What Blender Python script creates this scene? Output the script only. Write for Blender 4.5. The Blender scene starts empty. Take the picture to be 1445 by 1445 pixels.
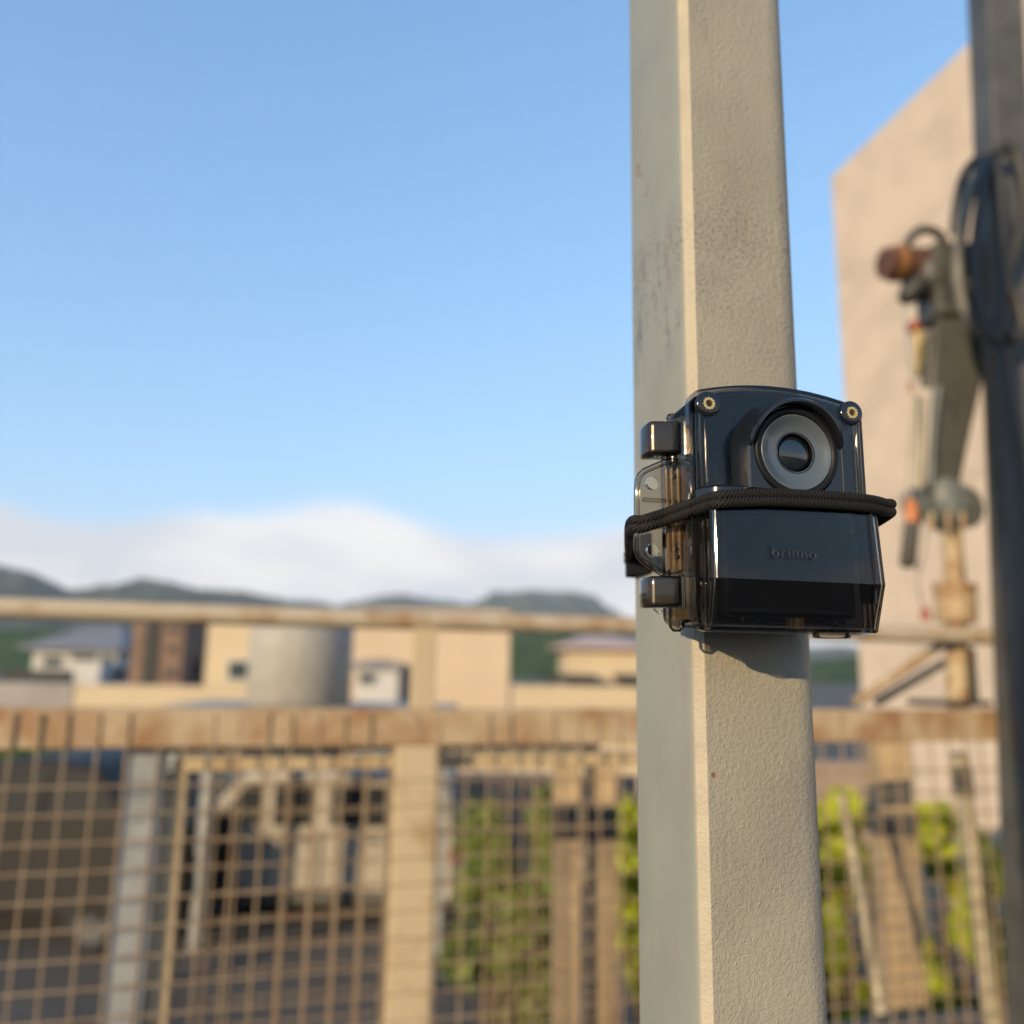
import bpy, bmesh, math, random
from mathutils import Vector, Matrix
random.seed(7)
sc = bpy.context.scene
col = sc.collection
rad = math.radians

# ------------------------------------------------------------------ camera
EYE = 1.05
FPX, CX, CY = 1150.0, 722.5, 722.5            # focal length and centre in photo pixels
PITCH, ROLL = math.atan(0.1825), 0.0171
FW = Vector((0, math.cos(PITCH), math.sin(PITCH)))
R0 = Vector((1, 0, 0)); U0 = Vector((0, -math.sin(PITCH), math.cos(PITCH)))
RT = math.cos(ROLL) * R0 + math.sin(ROLL) * U0
UP = -math.sin(ROLL) * R0 + math.cos(ROLL) * U0
cam_d = bpy.data.cameras.new('camera'); cam = bpy.data.objects.new('camera', cam_d); col.objects.link(cam)
M = Matrix((RT, UP, -FW)).transposed().to_4x4(); M.translation = (0, 0, EYE)
cam.matrix_world = M
cam_d.sensor_width = 36; cam_d.lens = 36 * FPX / 1445.0
cam_d.clip_start = 0.02; cam_d.clip_end = 9000
cam_d.dof.use_dof = True; cam_d.dof.focus_distance = 0.415; cam_d.dof.aperture_fstop = 3.9
sc.camera = cam

# ------------------------------------------------------------------ sky, sun, exposure
SUN_EL, SUN_AZ = 14.5, -36.0                   # azimuth: degrees to the left of straight behind the camera
world = bpy.data.worlds.new('World'); sc.world = world; world.use_nodes = True
nt = world.node_tree; nt.nodes.clear(); N = nt.nodes.new; K = nt.links.new
out = N('ShaderNodeOutputWorld')
sky = N('ShaderNodeTexSky'); sky.sky_type = 'NISHITA'; sky.sun_disc = False
sdir = Vector((math.sin(rad(SUN_AZ)) * math.cos(rad(SUN_EL)), -math.cos(rad(SUN_AZ)) * math.cos(rad(SUN_EL)), math.sin(rad(SUN_EL))))
sky.sun_elevation = rad(SUN_EL); sky.sun_rotation = math.atan2(sdir.x, sdir.y)
sky.air_density = 1.0; sky.dust_density = 0.15; sky.ozone_density = 1.6; sky.altitude = 50
bg = N('ShaderNodeBackground'); bg.inputs['Strength'].default_value = 0.15
def vmath(op, a, b):
    n = N('ShaderNodeVectorMath'); n.operation = op
    for i, v in enumerate((a, b)):
        if isinstance(v, tuple): n.inputs[i].default_value = v
        else: K(v, n.inputs[i])
    return n.outputs[0]
# soft shoulder for the bright band above the horizon
sk = vmath('DIVIDE', vmath('MULTIPLY', sky.outputs[0], (1.28, 1.76, 2.30)), vmath('ADD', vmath('MULTIPLY', sky.outputs[0], (.344, .344, .344)), (1, 1, 1)))
K(sk, bg.inputs['Color'])
tc = N('ShaderNodeTexCoord'); sep = N('ShaderNodeSeparateXYZ'); K(tc.outputs['Generated'], sep.inputs[0])
def wmath(op, a, b=None):
    n = N('ShaderNodeMath'); n.operation = op
    for i, v in enumerate((a, b)):
        if v is None: continue
        if isinstance(v, (int, float)): n.inputs[i].default_value = v
        else: K(v, n.inputs[i])
    return n.outputs[0]
flat = N('ShaderNodeMapping'); flat.inputs['Scale'].default_value = (1, 1, 0.0); K(tc.outputs['Generated'], flat.inputs[0])
n1 = N('ShaderNodeTexNoise'); n1.inputs['Scale'].default_value = 3.2; n1.inputs['Detail'].default_value = 1.0; K(flat.outputs[0], n1.inputs[0])
n1.noise_dimensions = '4D'; n1.inputs['W'].default_value = 9.0
soft = N('ShaderNodeMapping'); soft.inputs['Scale'].default_value = (1, 1, 3.0); K(tc.outputs['Generated'], soft.inputs[0])
n2 = N('ShaderNodeTexNoise'); n2.inputs['Scale'].default_value = 5.5; n2.inputs['Detail'].default_value = 4.0; K(soft.outputs[0], n2.inputs[0])
top = wmath('ADD', wmath('MULTIPLY', wmath('SUBTRACT', n1.outputs[0], 0.5), 0.27), 0.204)
zz = wmath('ADD', sep.outputs[2], wmath('MULTIPLY', wmath('SUBTRACT', n2.outputs[0], 0.5), 0.04))
mr = N('ShaderNodeMapRange'); mr.interpolation_type = 'SMOOTHERSTEP'
K(wmath('SUBTRACT', top, zz), mr.inputs[0]); mr.inputs[1].default_value = -0.012; mr.inputs[2].default_value = 0.038
bgc = N('ShaderNodeBackground'); bgc.inputs['Strength'].default_value = 0.60
cr = N('ShaderNodeValToRGB'); cr.color_ramp.elements[0].position = 0.36; cr.color_ramp.elements[0].color = (0.72, 0.74, 0.80, 1)
cr.color_ramp.elements[1].position = 0.62; cr.color_ramp.elements[1].color = (1.0, 0.965, 0.93, 1)
K(n2.outputs[0], cr.inputs[0]); K(cr.outputs[0], bgc.inputs['Color'])
mx = N('ShaderNodeMixShader'); K(wmath('MULTIPLY', mr.outputs[0], 0.94), mx.inputs[0]); K(bg.outputs[0], mx.inputs[1]); K(bgc.outputs[0], mx.inputs[2])
K(mx.outputs[0], out.inputs['Surface'])

sd = bpy.data.lights.new('sun', 'SUN'); sun = bpy.data.objects.new('sun', sd); col.objects.link(sun)
sd.energy = 3.7; sd.angle = rad(0.5); sd.color = (1.0, 0.77, 0.47)
sun.rotation_euler = (-sdir).to_track_quat('-Z', 'Y').to_euler()
vs = sc.view_settings; vs.view_transform = 'Standard'; vs.look = 'None'; vs.exposure = 0.9; vs.gamma = 1.0; vs.use_curve_mapping = False
sc.render.engine = 'CYCLES'
sc.cycles.max_bounces = 6; sc.cycles.volume_bounces = 0; sc.cycles.adaptive_threshold = 0.02; sc.cycles.transparent_max_bounces = 40; sc.cycles.use_denoising = True
sc.cycles.caustics_reflective = False; sc.cycles.caustics_refractive = False

def ray(px, py): return FPX * FW + (px - CX) * RT + (CY - py) * UP
def at(px, py, Y):
    d = ray(px, py); t = Y / d.y
    return Vector((0, 0, EYE)) + d * t
def mpp(Y): return Y / FPX                       # metres per photo pixel at depth Y

# ------------------------------------------------------------------ materials
MATS = {}
def mat(name, color=(.5, .5, .5), rough=.6, metal=0.0, spec=.5, vary=0.0, vscale=8.0, bump=0.0, bscale=60.0, bdist=.002, color2=None, lo=.42, hi=.62, coat=0.0):
    if name in MATS: return MATS[name]
    m = bpy.data.materials.new(name); m.use_nodes = True; MATS[name] = m
    t = m.node_tree; b = t.nodes['Principled BSDF']
    b.inputs['Base Color'].default_value = (*color, 1); b.inputs['Roughness'].default_value = rough
    b.inputs['Metallic'].default_value = metal; b.inputs['Specular IOR Level'].default_value = spec
    b.inputs['Coat Weight'].default_value = coat
    tcn = t.nodes.new('ShaderNodeTexCoord')
    if vary or color2:
        n = t.nodes.new('ShaderNodeTexNoise'); n.inputs['Scale'].default_value = vscale; n.inputs['Detail'].default_value = 6
        n.inputs['Roughness'].default_value = .6
        t.links.new(tcn.outputs['Object'], n.inputs[0])
        r = t.nodes.new('ShaderNodeValToRGB'); r.color_ramp.elements[0].position = lo; r.color_ramp.elements[1].position = hi
        c2 = color2 or tuple(c * (1 - vary) for c in color)
        r.color_ramp.elements[0].color = (*color, 1); r.color_ramp.elements[1].color = (*c2, 1)
        t.links.new(n.outputs[0], r.inputs[0]); t.links.new(r.outputs[0], b.inputs['Base Color'])
    if bump:
        n = t.nodes.new('ShaderNodeTexNoise'); n.inputs['Scale'].default_value = bscale; n.inputs['Detail'].default_value = 3
        t.links.new(tcn.outputs['Object'], n.inputs[0])
        bp = t.nodes.new('ShaderNodeBump'); bp.inputs['Strength'].default_value = bump; bp.inputs['Distance'].default_value = bdist
        t.links.new(n.outputs[0], bp.inputs['Height']); t.links.new(bp.outputs[0], b.inputs['Normal'])
    return m

def clear_plastic(name, tint, rough=.03, ior=1.42):
    m = bpy.data.materials.new(name); m.use_nodes = True; t = m.node_tree; t.nodes.clear()
    o = t.nodes.new('ShaderNodeOutputMaterial'); mixn = t.nodes.new('ShaderNodeMixShader'); fr = t.nodes.new('ShaderNodeFresnel')
    tr = t.nodes.new('ShaderNodeBsdfTransparent'); gl = t.nodes.new('ShaderNodeBsdfGlossy')
    fr.inputs['IOR'].default_value = ior; tr.inputs['Color'].default_value = (*tint, 1)
    gl.inputs['Roughness'].default_value = rough; gl.inputs['Color'].default_value = (1, 1, 1, 1)
    tcn = t.nodes.new('ShaderNodeTexCoord'); n = t.nodes.new('ShaderNodeTexNoise'); n.inputs['Scale'].default_value = 45; n.inputs['Detail'].default_value = 2
    bp = t.nodes.new('ShaderNodeBump'); bp.inputs['Strength'].default_value = .06; bp.inputs['Distance'].default_value = .002
    t.links.new(tcn.outputs['Object'], n.inputs[0]); t.links.new(n.outputs[0], bp.inputs['Height']); t.links.new(bp.outputs[0], gl.inputs['Normal'])
    t.links.new(fr.outputs[0], mixn.inputs[0]); t.links.new(tr.outputs[0], mixn.inputs[1]); t.links.new(gl.outputs[0], mixn.inputs[2])
    t.links.new(mixn.outputs[0], o.inputs['Surface'])
    return m

# ------------------------------------------------------------------ mesh helpers
def link(name, me, m, parent=None, smooth=False):
    o = bpy.data.objects.new(name, me); col.objects.link(o)
    if m and not me.materials: me.materials.append(m)
    if parent: o.parent = parent
    if smooth:
        for p in me.polygons: p.use_smooth = True
        me.set_sharp_from_angle(angle=rad(64))
    return o
def tag(o, label, cat, group=None):
    o['label'] = label; o['category'] = cat
    if group: o['group'] = group
    return o
def struct(o, kind='structure'):
    o['kind'] = kind; return o
def empty(name, loc, rz=0.0):
    o = bpy.data.objects.new(name, None); col.objects.link(o); o.location = loc; o.rotation_euler = (0, 0, rz)
    o.empty_display_size = .05
    return o
def bm_mesh(bm, name='m'):
    bmesh.ops.recalc_face_normals(bm, faces=bm.faces[:])
    me = bpy.data.meshes.new(name); bm.to_mesh(me); bm.free(); return me
def box_bm(bm, lo, hi, bevel=0.0, seg=2):
    b2 = bmesh.new(); bmesh.ops.create_cube(b2, size=1)
    for v in b2.verts: v.co = Vector(((lo[i] + hi[i]) / 2 + v.co[i] * (hi[i] - lo[i]) for i in range(3)))
    if bevel: bmesh.ops.bevel(b2, geom=b2.edges[:], offset=bevel, segments=seg, affect='EDGES', profile=.5)
    me = bpy.data.meshes.new('t'); b2.to_mesh(me); b2.free(); bm.from_mesh(me); bpy.data.meshes.remove(me)
def box(name, lo, hi, m, parent=None, bevel=0.0, seg=2):
    bm = bmesh.new(); box_bm(bm, lo, hi, bevel, seg); return link(name, bm_mesh(bm), m, parent, smooth=False)
def frame(axis):
    a = Vector(axis).normalized(); h = Vector((0, 0, 1)) if abs(a.z) < .9 else Vector((1, 0, 0))
    u = a.cross(h).normalized(); v = a.cross(u).normalized(); return a, u, v
def tube_bm(bm, pts, radii, seg=12, closed=False, cap=True):
    pts = [Vector(p) for p in pts]; n = len(pts)
    if isinstance(radii, (int, float)): radii = [radii] * n
    rings = []; u = None
    for i, p in enumerate(pts):
        if closed: d = pts[(i + 1) % n] - pts[i - 1]
        else: d = pts[min(i + 1, n - 1)] - pts[max(i - 1, 0)]
        d.normalize()
        if u is None: _, u, _ = frame(d)
        u = (u - d * u.dot(d)).normalized(); v = d.cross(u)
        rings.append([bm.verts.new(p + radii[i] * (math.cos(2 * math.pi * k / seg) * u + math.sin(2 * math.pi * k / seg) * v)) for k in range(seg)])
    for i in range(n if closed else n - 1):
        a, b = rings[i], rings[(i + 1) % n]
        for k in range(seg): bm.faces.new((a[k], a[(k + 1) % seg], b[(k + 1) % seg], b[k]))
    if cap and not closed: bm.faces.new(rings[0]); bm.faces.new(rings[-1])
def tube(name, pts, r, m, parent=None, seg=12, closed=False, smooth=True):
    bm = bmesh.new(); tube_bm(bm, pts, r, seg, closed); return link(name, bm_mesh(bm), m, parent, smooth)
def lathe_bm(bm, origin, axis, prof, seg=32, a0=0.0, a1=2 * math.pi, ref=None):
    """prof: list of (distance along axis, radius)."""
    a, u, v = frame(axis)
    if ref is not None:
        u = (Vector(ref) - a * Vector(ref).dot(a)).normalized(); v = a.cross(u)
    o = Vector(origin); full = abs(a1 - a0 - 2 * math.pi) < 1e-6; nseg = seg if full else seg + 1
    rings = []
    for h, r in prof:
        if r <= 1e-9: rings.append([bm.verts.new(o + a * h)])
        else: rings.append([bm.verts.new(o + a * h + r * (math.cos(a0 + (a1 - a0) * k / seg) * u + math.sin(a0 + (a1 - a0) * k / seg) * v)) for k in range(nseg)])
    for A, B in zip(rings[:-1], rings[1:]):
        for k in range(seg if full else seg):
            k2 = (k + 1) % nseg
            if len(A) == 1 and len(B) == 1: continue
            if len(A) == 1: bm.faces.new((A[0], B[k2], B[k]))
            elif len(B) == 1: bm.faces.new((A[k], A[k2], B[0]))
            else: bm.faces.new((A[k], A[k2], B[k2], B[k]))
def lathe(name, origin, axis, prof, m, parent=None, seg=32, smooth=True, **kw):
    bm = bmesh.new(); lathe_bm(bm, origin, axis, prof, seg, **kw); o = link(name, bm_mesh(bm), m, parent, smooth)
    return o
def autosmooth(o, ang=35):
    for p in o.data.polygons: p.use_smooth = True
    try: o.data.set_sharp_from_angle(angle=rad(ang))
    except Exception: pass
    return o
def bevel_mod(o, w, seg=3):
    md = o.modifiers.new('bevel', 'BEVEL'); md.width = w; md.segments = seg; md.limit_method = 'ANGLE'; md.angle_limit = rad(40); return o
def solidify(o, t, off=0):
    md = o.modifiers.new('solid', 'SOLIDIFY'); md.thickness = t; md.offset = off; return o
def prism_bm(bm, poly, fn0, fn1):
    """two rings fn0(p), fn1(p) of a 2-D outline, capped."""
    A = [bm.verts.new(fn0(p)) for p in poly]; B = [bm.verts.new(fn1(p)) for p in poly]; n = len(poly)
    for k in range(n): bm.faces.new((A[k], A[(k + 1) % n], B[(k + 1) % n], B[k]))
    bm.faces.new(A); bm.faces.new(B)
def catmull(pts, sub=8, closed=False):
    P = [Vector(p) for p in pts]; n = len(P); out_ = []
    rng = range(n) if closed else range(n - 1)
    for i in rng:
        p0 = P[(i - 1) % n] if (closed or i > 0) else P[0]; p1 = P[i]; p2 = P[(i + 1) % n]
        p3 = P[(i + 2) % n] if (closed or i + 2 < n) else P[-1]
        for s in range(sub):
            t = s / sub
            out_.append(.5 * ((2 * p1) + (p2 - p0) * t + (2 * p0 - 5 * p1 + 4 * p2 - p3) * t * t + (3 * p1 - p0 - 3 * p2 + p3) * t ** 3))
    if not closed: out_.append(P[-1])
    return out_

# ------------------------------------------------------------------ the setting: ground, hills
YARD = -2.1
def noise2(x, y): return math.sin(x * 1.7 + 3 * math.sin(y * .9)) * .5 + math.sin(y * 2.3 + 2 * math.sin(x * 1.3)) * .3 + math.sin(x * 5.1 + y * 4.3) * .2
m_asphalt = mat('asphalt', (.095, .084, .072), .9, vary=.35, vscale=.6, bump=.3, bscale=30, bdist=.01)
m_deck = mat('deck_concrete', (.10, .098, .095), .85, vary=.3, vscale=2.5, bump=.2, bscale=80)
bm = bmesh.new(); S = 2750
vv = [bm.verts.new(p) for p in ((-S, -S, YARD), (S, -S, YARD), (S, S, YARD), (-S, S, YARD))]; bm.faces.new(vv)
struct(link('ground', bm_mesh(bm), m_asphalt))

F0 = at(0, 920.6, 1.87); F1 = at(1430, 944, 2.56)
fdir = Vector((F1.x - F0.x, F1.y - F0.y, 0)).normalized(); fnor = Vector((fdir.y, -fdir.x, 0))   # fnor points to the camera
FL = Vector((F0.x, F0.y, 0)) - fdir * .9; FLEN = (Vector((F1.x, F1.y, 0)) - FL).length + .32
def fp(s, z, off=0.0):
    p = FL + fdir * s + fnor * off; return Vector((p.x, p.y, z))
def fs(px):                                    # distance along the fence at a photo column
    d = ray(px, 932); a = Vector((d.x, d.y)); b = Vector((fdir.x, fdir.y)); q = Vector((FL.x, FL.y))
    det = a.x * (-b.y) + a.y * b.x
    t = (q.x * (-b.y) + q.y * b.x) / det
    return Vector((a.x * t - q.x, a.y * t - q.y)).dot(b)
# raised concrete terrace that ends just beyond the fence
bm = bmesh.new()
q = [fp(-4, 0, -.25), fp(FLEN + 1, 0, -.25), Vector((4.0, -7, 0)), Vector((-7, -7, 0))]
A = [bm.verts.new(p) for p in q]; B = [bm.verts.new(p + Vector((0, 0, YARD - .2))) for p in q]
bm.faces.new(A); bm.faces.new(B)
for k in range(4): bm.faces.new((A[k], A[(k + 1) % 4], B[(k + 1) % 4], B[k]))
struct(link('terrace', bm_mesh(bm), m_deck))

m_forest = mat('forest_hill', (.04, .058, .042), 1.0, spec=.1, color2=(.075, .09, .058), vscale=.03, lo=.4, hi=.65, bump=.6, bscale=.08, bdist=8)
m_forest2 = mat('near_forest', (.03, .055, .022), 1.0, spec=.1, color2=(.085, .12, .04), vscale=.12, lo=.4, hi=.62, bump=.7, bscale=.25, bdist=3)
def ridge(name, pts, Y, foot, m, nsub=10, back=300, seed=0.0):
    """a hill: crest through the photo points at depth Y, feet in front and behind."""
    cr_ = []
    for (x0, y0), (x1, y1) in zip(pts[:-1], pts[1:]):
        for k in range(nsub):
            t = k / nsub; s = t * t * (3 - 2 * t); cr_.append((x0 + (x1 - x0) * t, y0 + (y1 - y0) * s))
    cr_.append(pts[-1])
    bm = bmesh.new(); rows = []
    NV = 22
    for i, (px, py) in enumerate(cr_):
        p = at(px, py, Y); h = p.z - YARD; row = []
        for j in range(NV + 1):
            v = j / NV
            if v <= .65: t = v / .65; yy = Y - foot * (1 - t); hh = h * (math.sin(t * math.pi / 2) ** 1.15)
            else: t = (v - .65) / .35; yy = Y + back * t; hh = h * math.cos(t * math.pi / 2)
            w = noise2(i * .31 + seed, j * .55 + seed) * .05 * h * math.sin(min(1, v / .65) * math.pi) if v < .65 else 0
            row.append(bm.verts.new((p.x * yy / Y, yy, YARD - .5 + max(0, hh + w + random.uniform(-.008, .008) * h))))
        rows.append(row)
    for a, b in zip(rows[:-1], rows[1:]):
        for j in range(NV): bm.faces.new((a[j], b[j], b[j + 1], a[j + 1]))
    return struct(link(name, bm_mesh(bm), m, smooth=True))
ridge('hill_left', [(-420, 840), (-260, 790), (-120, 812), (-40, 800), (30, 812), (105, 838), (150, 832), (195, 825), (300, 838), (420, 852), (520, 866), (640, 890), (760, 915), (860, 928)], 1500, 900, m_forest, seed=1)
ridge('hill_right', [(330, 925), (430, 880), (500, 852), (560, 843), (610, 850), (660, 856), (700, 841), (745, 838), (800, 840), (835, 844), (860, 862), (900, 884), (1000, 905), (1130, 915), (1180, 912), (1260, 918), (1500, 900), (1900, 880)], 2300, 1200, m_forest, seed=4)
ridge('wooded_slope', [(-300, 905), (-100, 893), (60, 885), (200, 893), (420, 905), (600, 900), (720, 892), (780, 886), (850, 900), (1000, 925), (1120, 936), (1160, 928), (1215, 922), (1300, 918), (1600, 910)], 260, 120, m_forest2, back=120, seed=9)

# ------------------------------------------------------------------ post with chamfered corners (the near pole)
TH = rad(14.0)                                  # the pole's right face and the device are turned by this
PB = at(989, 722, 0.462)                        # near corner, right end of the chamfer
tR = Vector((math.cos(TH), math.sin(TH), 0)); nR = Vector((math.sin(TH), -math.cos(TH), 0)); tL = -nR   # right face runs along tR, left face along tL (away)
m_pole = bpy.data.materials.new('weathered_grey_paint'); m_pole.use_nodes = True
def pole_material(m):
    t = m.node_tree; b = t.nodes['Principled BSDF']; Nn = t.nodes.new; L = t.links.new
    tcn = Nn('ShaderNodeTexCoord'); sp = Nn('ShaderNodeSeparateXYZ'); L(tcn.outputs['Object'], sp.inputs[0])
    def noise(scale, det=4, rough=.55, mapscale=None):
        n = Nn('ShaderNodeTexNoise'); n.inputs['Scale'].default_value = scale; n.inputs['Detail'].default_value = det; n.inputs['Roughness'].default_value = rough
        if mapscale:
            mp = Nn('ShaderNodeMapping'); mp.inputs['Scale'].default_value = mapscale; L(tcn.outputs['Object'], mp.inputs[0]); L(mp.outputs[0], n.inputs[0])
        else: L(tcn.outputs['Object'], n.inputs[0])
        return n.outputs[0]
    def ramp(v, p0, p1, c0=(0, 0, 0), c1=(1, 1, 1)):
        r = Nn('ShaderNodeValToRGB'); r.color_ramp.elements[0].position = p0; r.color_ramp.elements[1].position = p1
        r.color_ramp.elements[0].color = (*c0, 1); r.color_ramp.elements[1].color = (*c1, 1); L(v, r.inputs[0]); return r.outputs[0]
    def mth(op, a, c):
        n = Nn('ShaderNodeMath'); n.operation = op
        for i, v in enumerate((a, c)):
            if isinstance(v, (int, float)): n.inputs[i].default_value = v
            else: L(v, n.inputs[i])
        n.use_clamp = op != 'SUBTRACT' and False
        return n.outputs[0]
    def mix(f, a, c):
        n = Nn('ShaderNodeMix'); n.data_type = 'RGBA'; L(f, n.inputs['Factor'])
        for i, v in (('A', a), ('B', c)):
            sck = [s for s in n.inputs if s.name == i and s.type == 'RGBA'][0]
            if isinstance(v, tuple): sck.default_value = (*v, 1)
            else: L(v, sck)
        return [s for s in n.outputs if s.type == 'RGBA'][0]
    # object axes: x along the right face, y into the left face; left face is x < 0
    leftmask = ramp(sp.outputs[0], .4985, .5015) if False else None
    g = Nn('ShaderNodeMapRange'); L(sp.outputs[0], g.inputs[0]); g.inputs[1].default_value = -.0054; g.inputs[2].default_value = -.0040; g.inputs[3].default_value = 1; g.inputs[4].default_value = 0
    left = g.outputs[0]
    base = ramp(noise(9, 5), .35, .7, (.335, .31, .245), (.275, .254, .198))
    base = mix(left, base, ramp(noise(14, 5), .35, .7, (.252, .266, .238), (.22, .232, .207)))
    # purple-grey scuffs on the left face, sooty speckle on the right face
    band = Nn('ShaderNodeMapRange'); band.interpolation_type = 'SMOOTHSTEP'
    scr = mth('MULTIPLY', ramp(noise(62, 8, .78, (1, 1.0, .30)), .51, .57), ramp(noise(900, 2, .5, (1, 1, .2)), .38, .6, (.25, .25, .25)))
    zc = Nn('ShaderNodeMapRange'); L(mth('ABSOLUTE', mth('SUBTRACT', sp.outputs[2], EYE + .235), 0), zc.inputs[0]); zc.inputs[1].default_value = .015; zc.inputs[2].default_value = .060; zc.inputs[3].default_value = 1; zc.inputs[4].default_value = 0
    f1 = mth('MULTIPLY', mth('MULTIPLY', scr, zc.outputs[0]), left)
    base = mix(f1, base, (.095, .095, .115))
    spk = ramp(noise(430, 4, .65), .50, .62)
    zc2 = Nn('ShaderNodeMapRange'); L(mth('ABSOLUTE', mth('SUBTRACT', sp.outputs[2], EYE + .255), 0), zc2.inputs[0]); zc2.inputs[1].default_value = .0; zc2.inputs[2].default_value = .075; zc2.inputs[3].default_value = 1; zc2.inputs[4].default_value = 0
    f2 = mth('MULTIPLY', mth('MULTIPLY', spk, zc2.outputs[0]), mth('MULTIPLY', ramp(noise(30, 3), .36, .56), .9))
    base = mix(f2, base, (.12, .10, .085))
    dirt = mth('MULTIPLY', ramp(noise(26, 6, .7, (1, 1, .5)), .50, .74), .7)
    base = mix(dirt, base, (.22, .205, .185))
    # near edge coloured paler than the faces, painting in extra sunlight
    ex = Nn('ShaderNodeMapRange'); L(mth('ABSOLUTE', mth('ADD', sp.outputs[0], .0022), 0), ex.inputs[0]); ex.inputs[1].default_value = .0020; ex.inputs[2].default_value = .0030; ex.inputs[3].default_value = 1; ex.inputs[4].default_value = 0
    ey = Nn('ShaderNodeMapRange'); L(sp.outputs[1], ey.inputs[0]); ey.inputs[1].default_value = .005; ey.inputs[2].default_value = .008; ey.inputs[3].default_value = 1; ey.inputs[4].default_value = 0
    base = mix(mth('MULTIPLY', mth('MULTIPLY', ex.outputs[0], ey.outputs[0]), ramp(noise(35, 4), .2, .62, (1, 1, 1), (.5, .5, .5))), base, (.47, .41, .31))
    rust = ramp(noise(60, 2, .5), .735, .77)
    base = mix(rust, base, (.20, .085, .03))
    L(base, b.inputs['Base Color']); b.inputs['Roughness'].default_value = .55; b.inputs['Specular IOR Level'].default_value = .35
    # orange-peel paint, rough on the right face, smoother on the left one
    h1 = noise(850, 3, .6); h2 = noise(330, 2, .5)
    hh = mth('ADD', mth('MULTIPLY', h1, .6), mth('MULTIPLY', h2, .6))
    st = Nn('ShaderNodeMapRange'); L(left, st.inputs[0]); st.inputs[3].default_value = 1.0; st.inputs[4].default_value = .12
    bp = Nn('ShaderNodeBump'); bp.inputs['Distance'].default_value = .0012; L(st.outputs[0], bp.inputs['Strength']); L(hh, bp.inputs['Height'])
    L(bp.outputs[0], b.inputs['Normal'])
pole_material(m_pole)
W_R = .0752
prof = []
def arc(c, r, a0, a1, n): return [(c[0] + r * math.cos(rad(a0 + (a1 - a0) * k / n)), c[1] + r * math.sin(rad(a0 + (a1 - a0) * k / n))) for k in range(n + 1)]
# local profile: x along the right face from PB, y away from the viewer
CHX, CHY = -.0056, .0048
prof += [(0.0, 0.0)]
prof += arc((W_R - .018, .018), .018, -90, 0, 10)
prof += arc((W_R - .010, .0793), .010, 0, 90, 5)
prof += arc((CHX + .006, .0833), .006, 90, 180, 4)
prof += [(CHX - .0002, .017), (CHX, .0105), (CHX + .0003, .0075), (CHX + .0012, CHY)]
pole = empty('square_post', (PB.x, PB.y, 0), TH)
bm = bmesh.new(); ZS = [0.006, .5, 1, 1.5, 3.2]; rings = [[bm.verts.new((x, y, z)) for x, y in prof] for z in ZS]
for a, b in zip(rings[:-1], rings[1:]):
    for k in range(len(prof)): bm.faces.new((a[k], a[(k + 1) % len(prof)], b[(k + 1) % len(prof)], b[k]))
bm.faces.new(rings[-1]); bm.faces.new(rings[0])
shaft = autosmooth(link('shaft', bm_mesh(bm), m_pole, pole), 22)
# keep the right-hand crease of the chamfer crisp and its left side soft
box('base_plate', (-.06, -.05, 0), (.12, .11, .006), m_pole, pole, .002)
tag(pole, 'weathered grey painted square steel post with chamfered edge carrying the camera housing', 'post')
def pole_pt(lx, ly, z): return PB * 1.0 + tR * lx + tL * ly + Vector((0, 0, z - PB.z))

# ------------------------------------------------------------------ smoked camera housing strapped to the post
m_smoke = clear_plastic('smoked_plastic', (.62, .60, .575), .05)
m_smoke_l = clear_plastic('smoked_plastic_thin', (.80, .765, .71), .05)
m_black = mat('black_plastic', (.012, .012, .014), .35, spec=.5)
m_gloss = mat('glossy_black', (.008, .009, .012), .12, spec=.6)
m_brass = mat('brass', (.95, .66, .26), .42, metal=.9)
m_ring = mat('lens_face', (.072, .088, .100), .32, spec=.5, coat=.5)
m_barrel = mat('barrel_black', (.006, .006, .007), .5, spec=.25)
m_lens = mat('lens_glass', (.006, .010, .012), .03, spec=.8, coat=.6)
m_chrome = mat('lens_rim', (.10, .105, .11), .32, metal=1)
DEV = at(1098, 727, .420); DTH = rad(13.0)
dx = Vector((math.cos(DTH), math.sin(DTH), 0)); dn = Vector((math.sin(DTH), -math.cos(DTH), 0))
house = empty('camera_housing', DEV, DTH)
def L(px, py, o):                               # local (x, z) of a photo point on the plane `o` metres in front of the flange
    d = ray(px, py); c = Vector((0, 0, EYE)); P0 = DEV + dn * o
    t = (P0 - c).dot(dn) / d.dot(dn); p = c + d * t - DEV
    return p.dot(dx), p.z
def wl(x, o, z): return DEV + dx * x + dn * o + Vector((0, 0, z))
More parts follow.
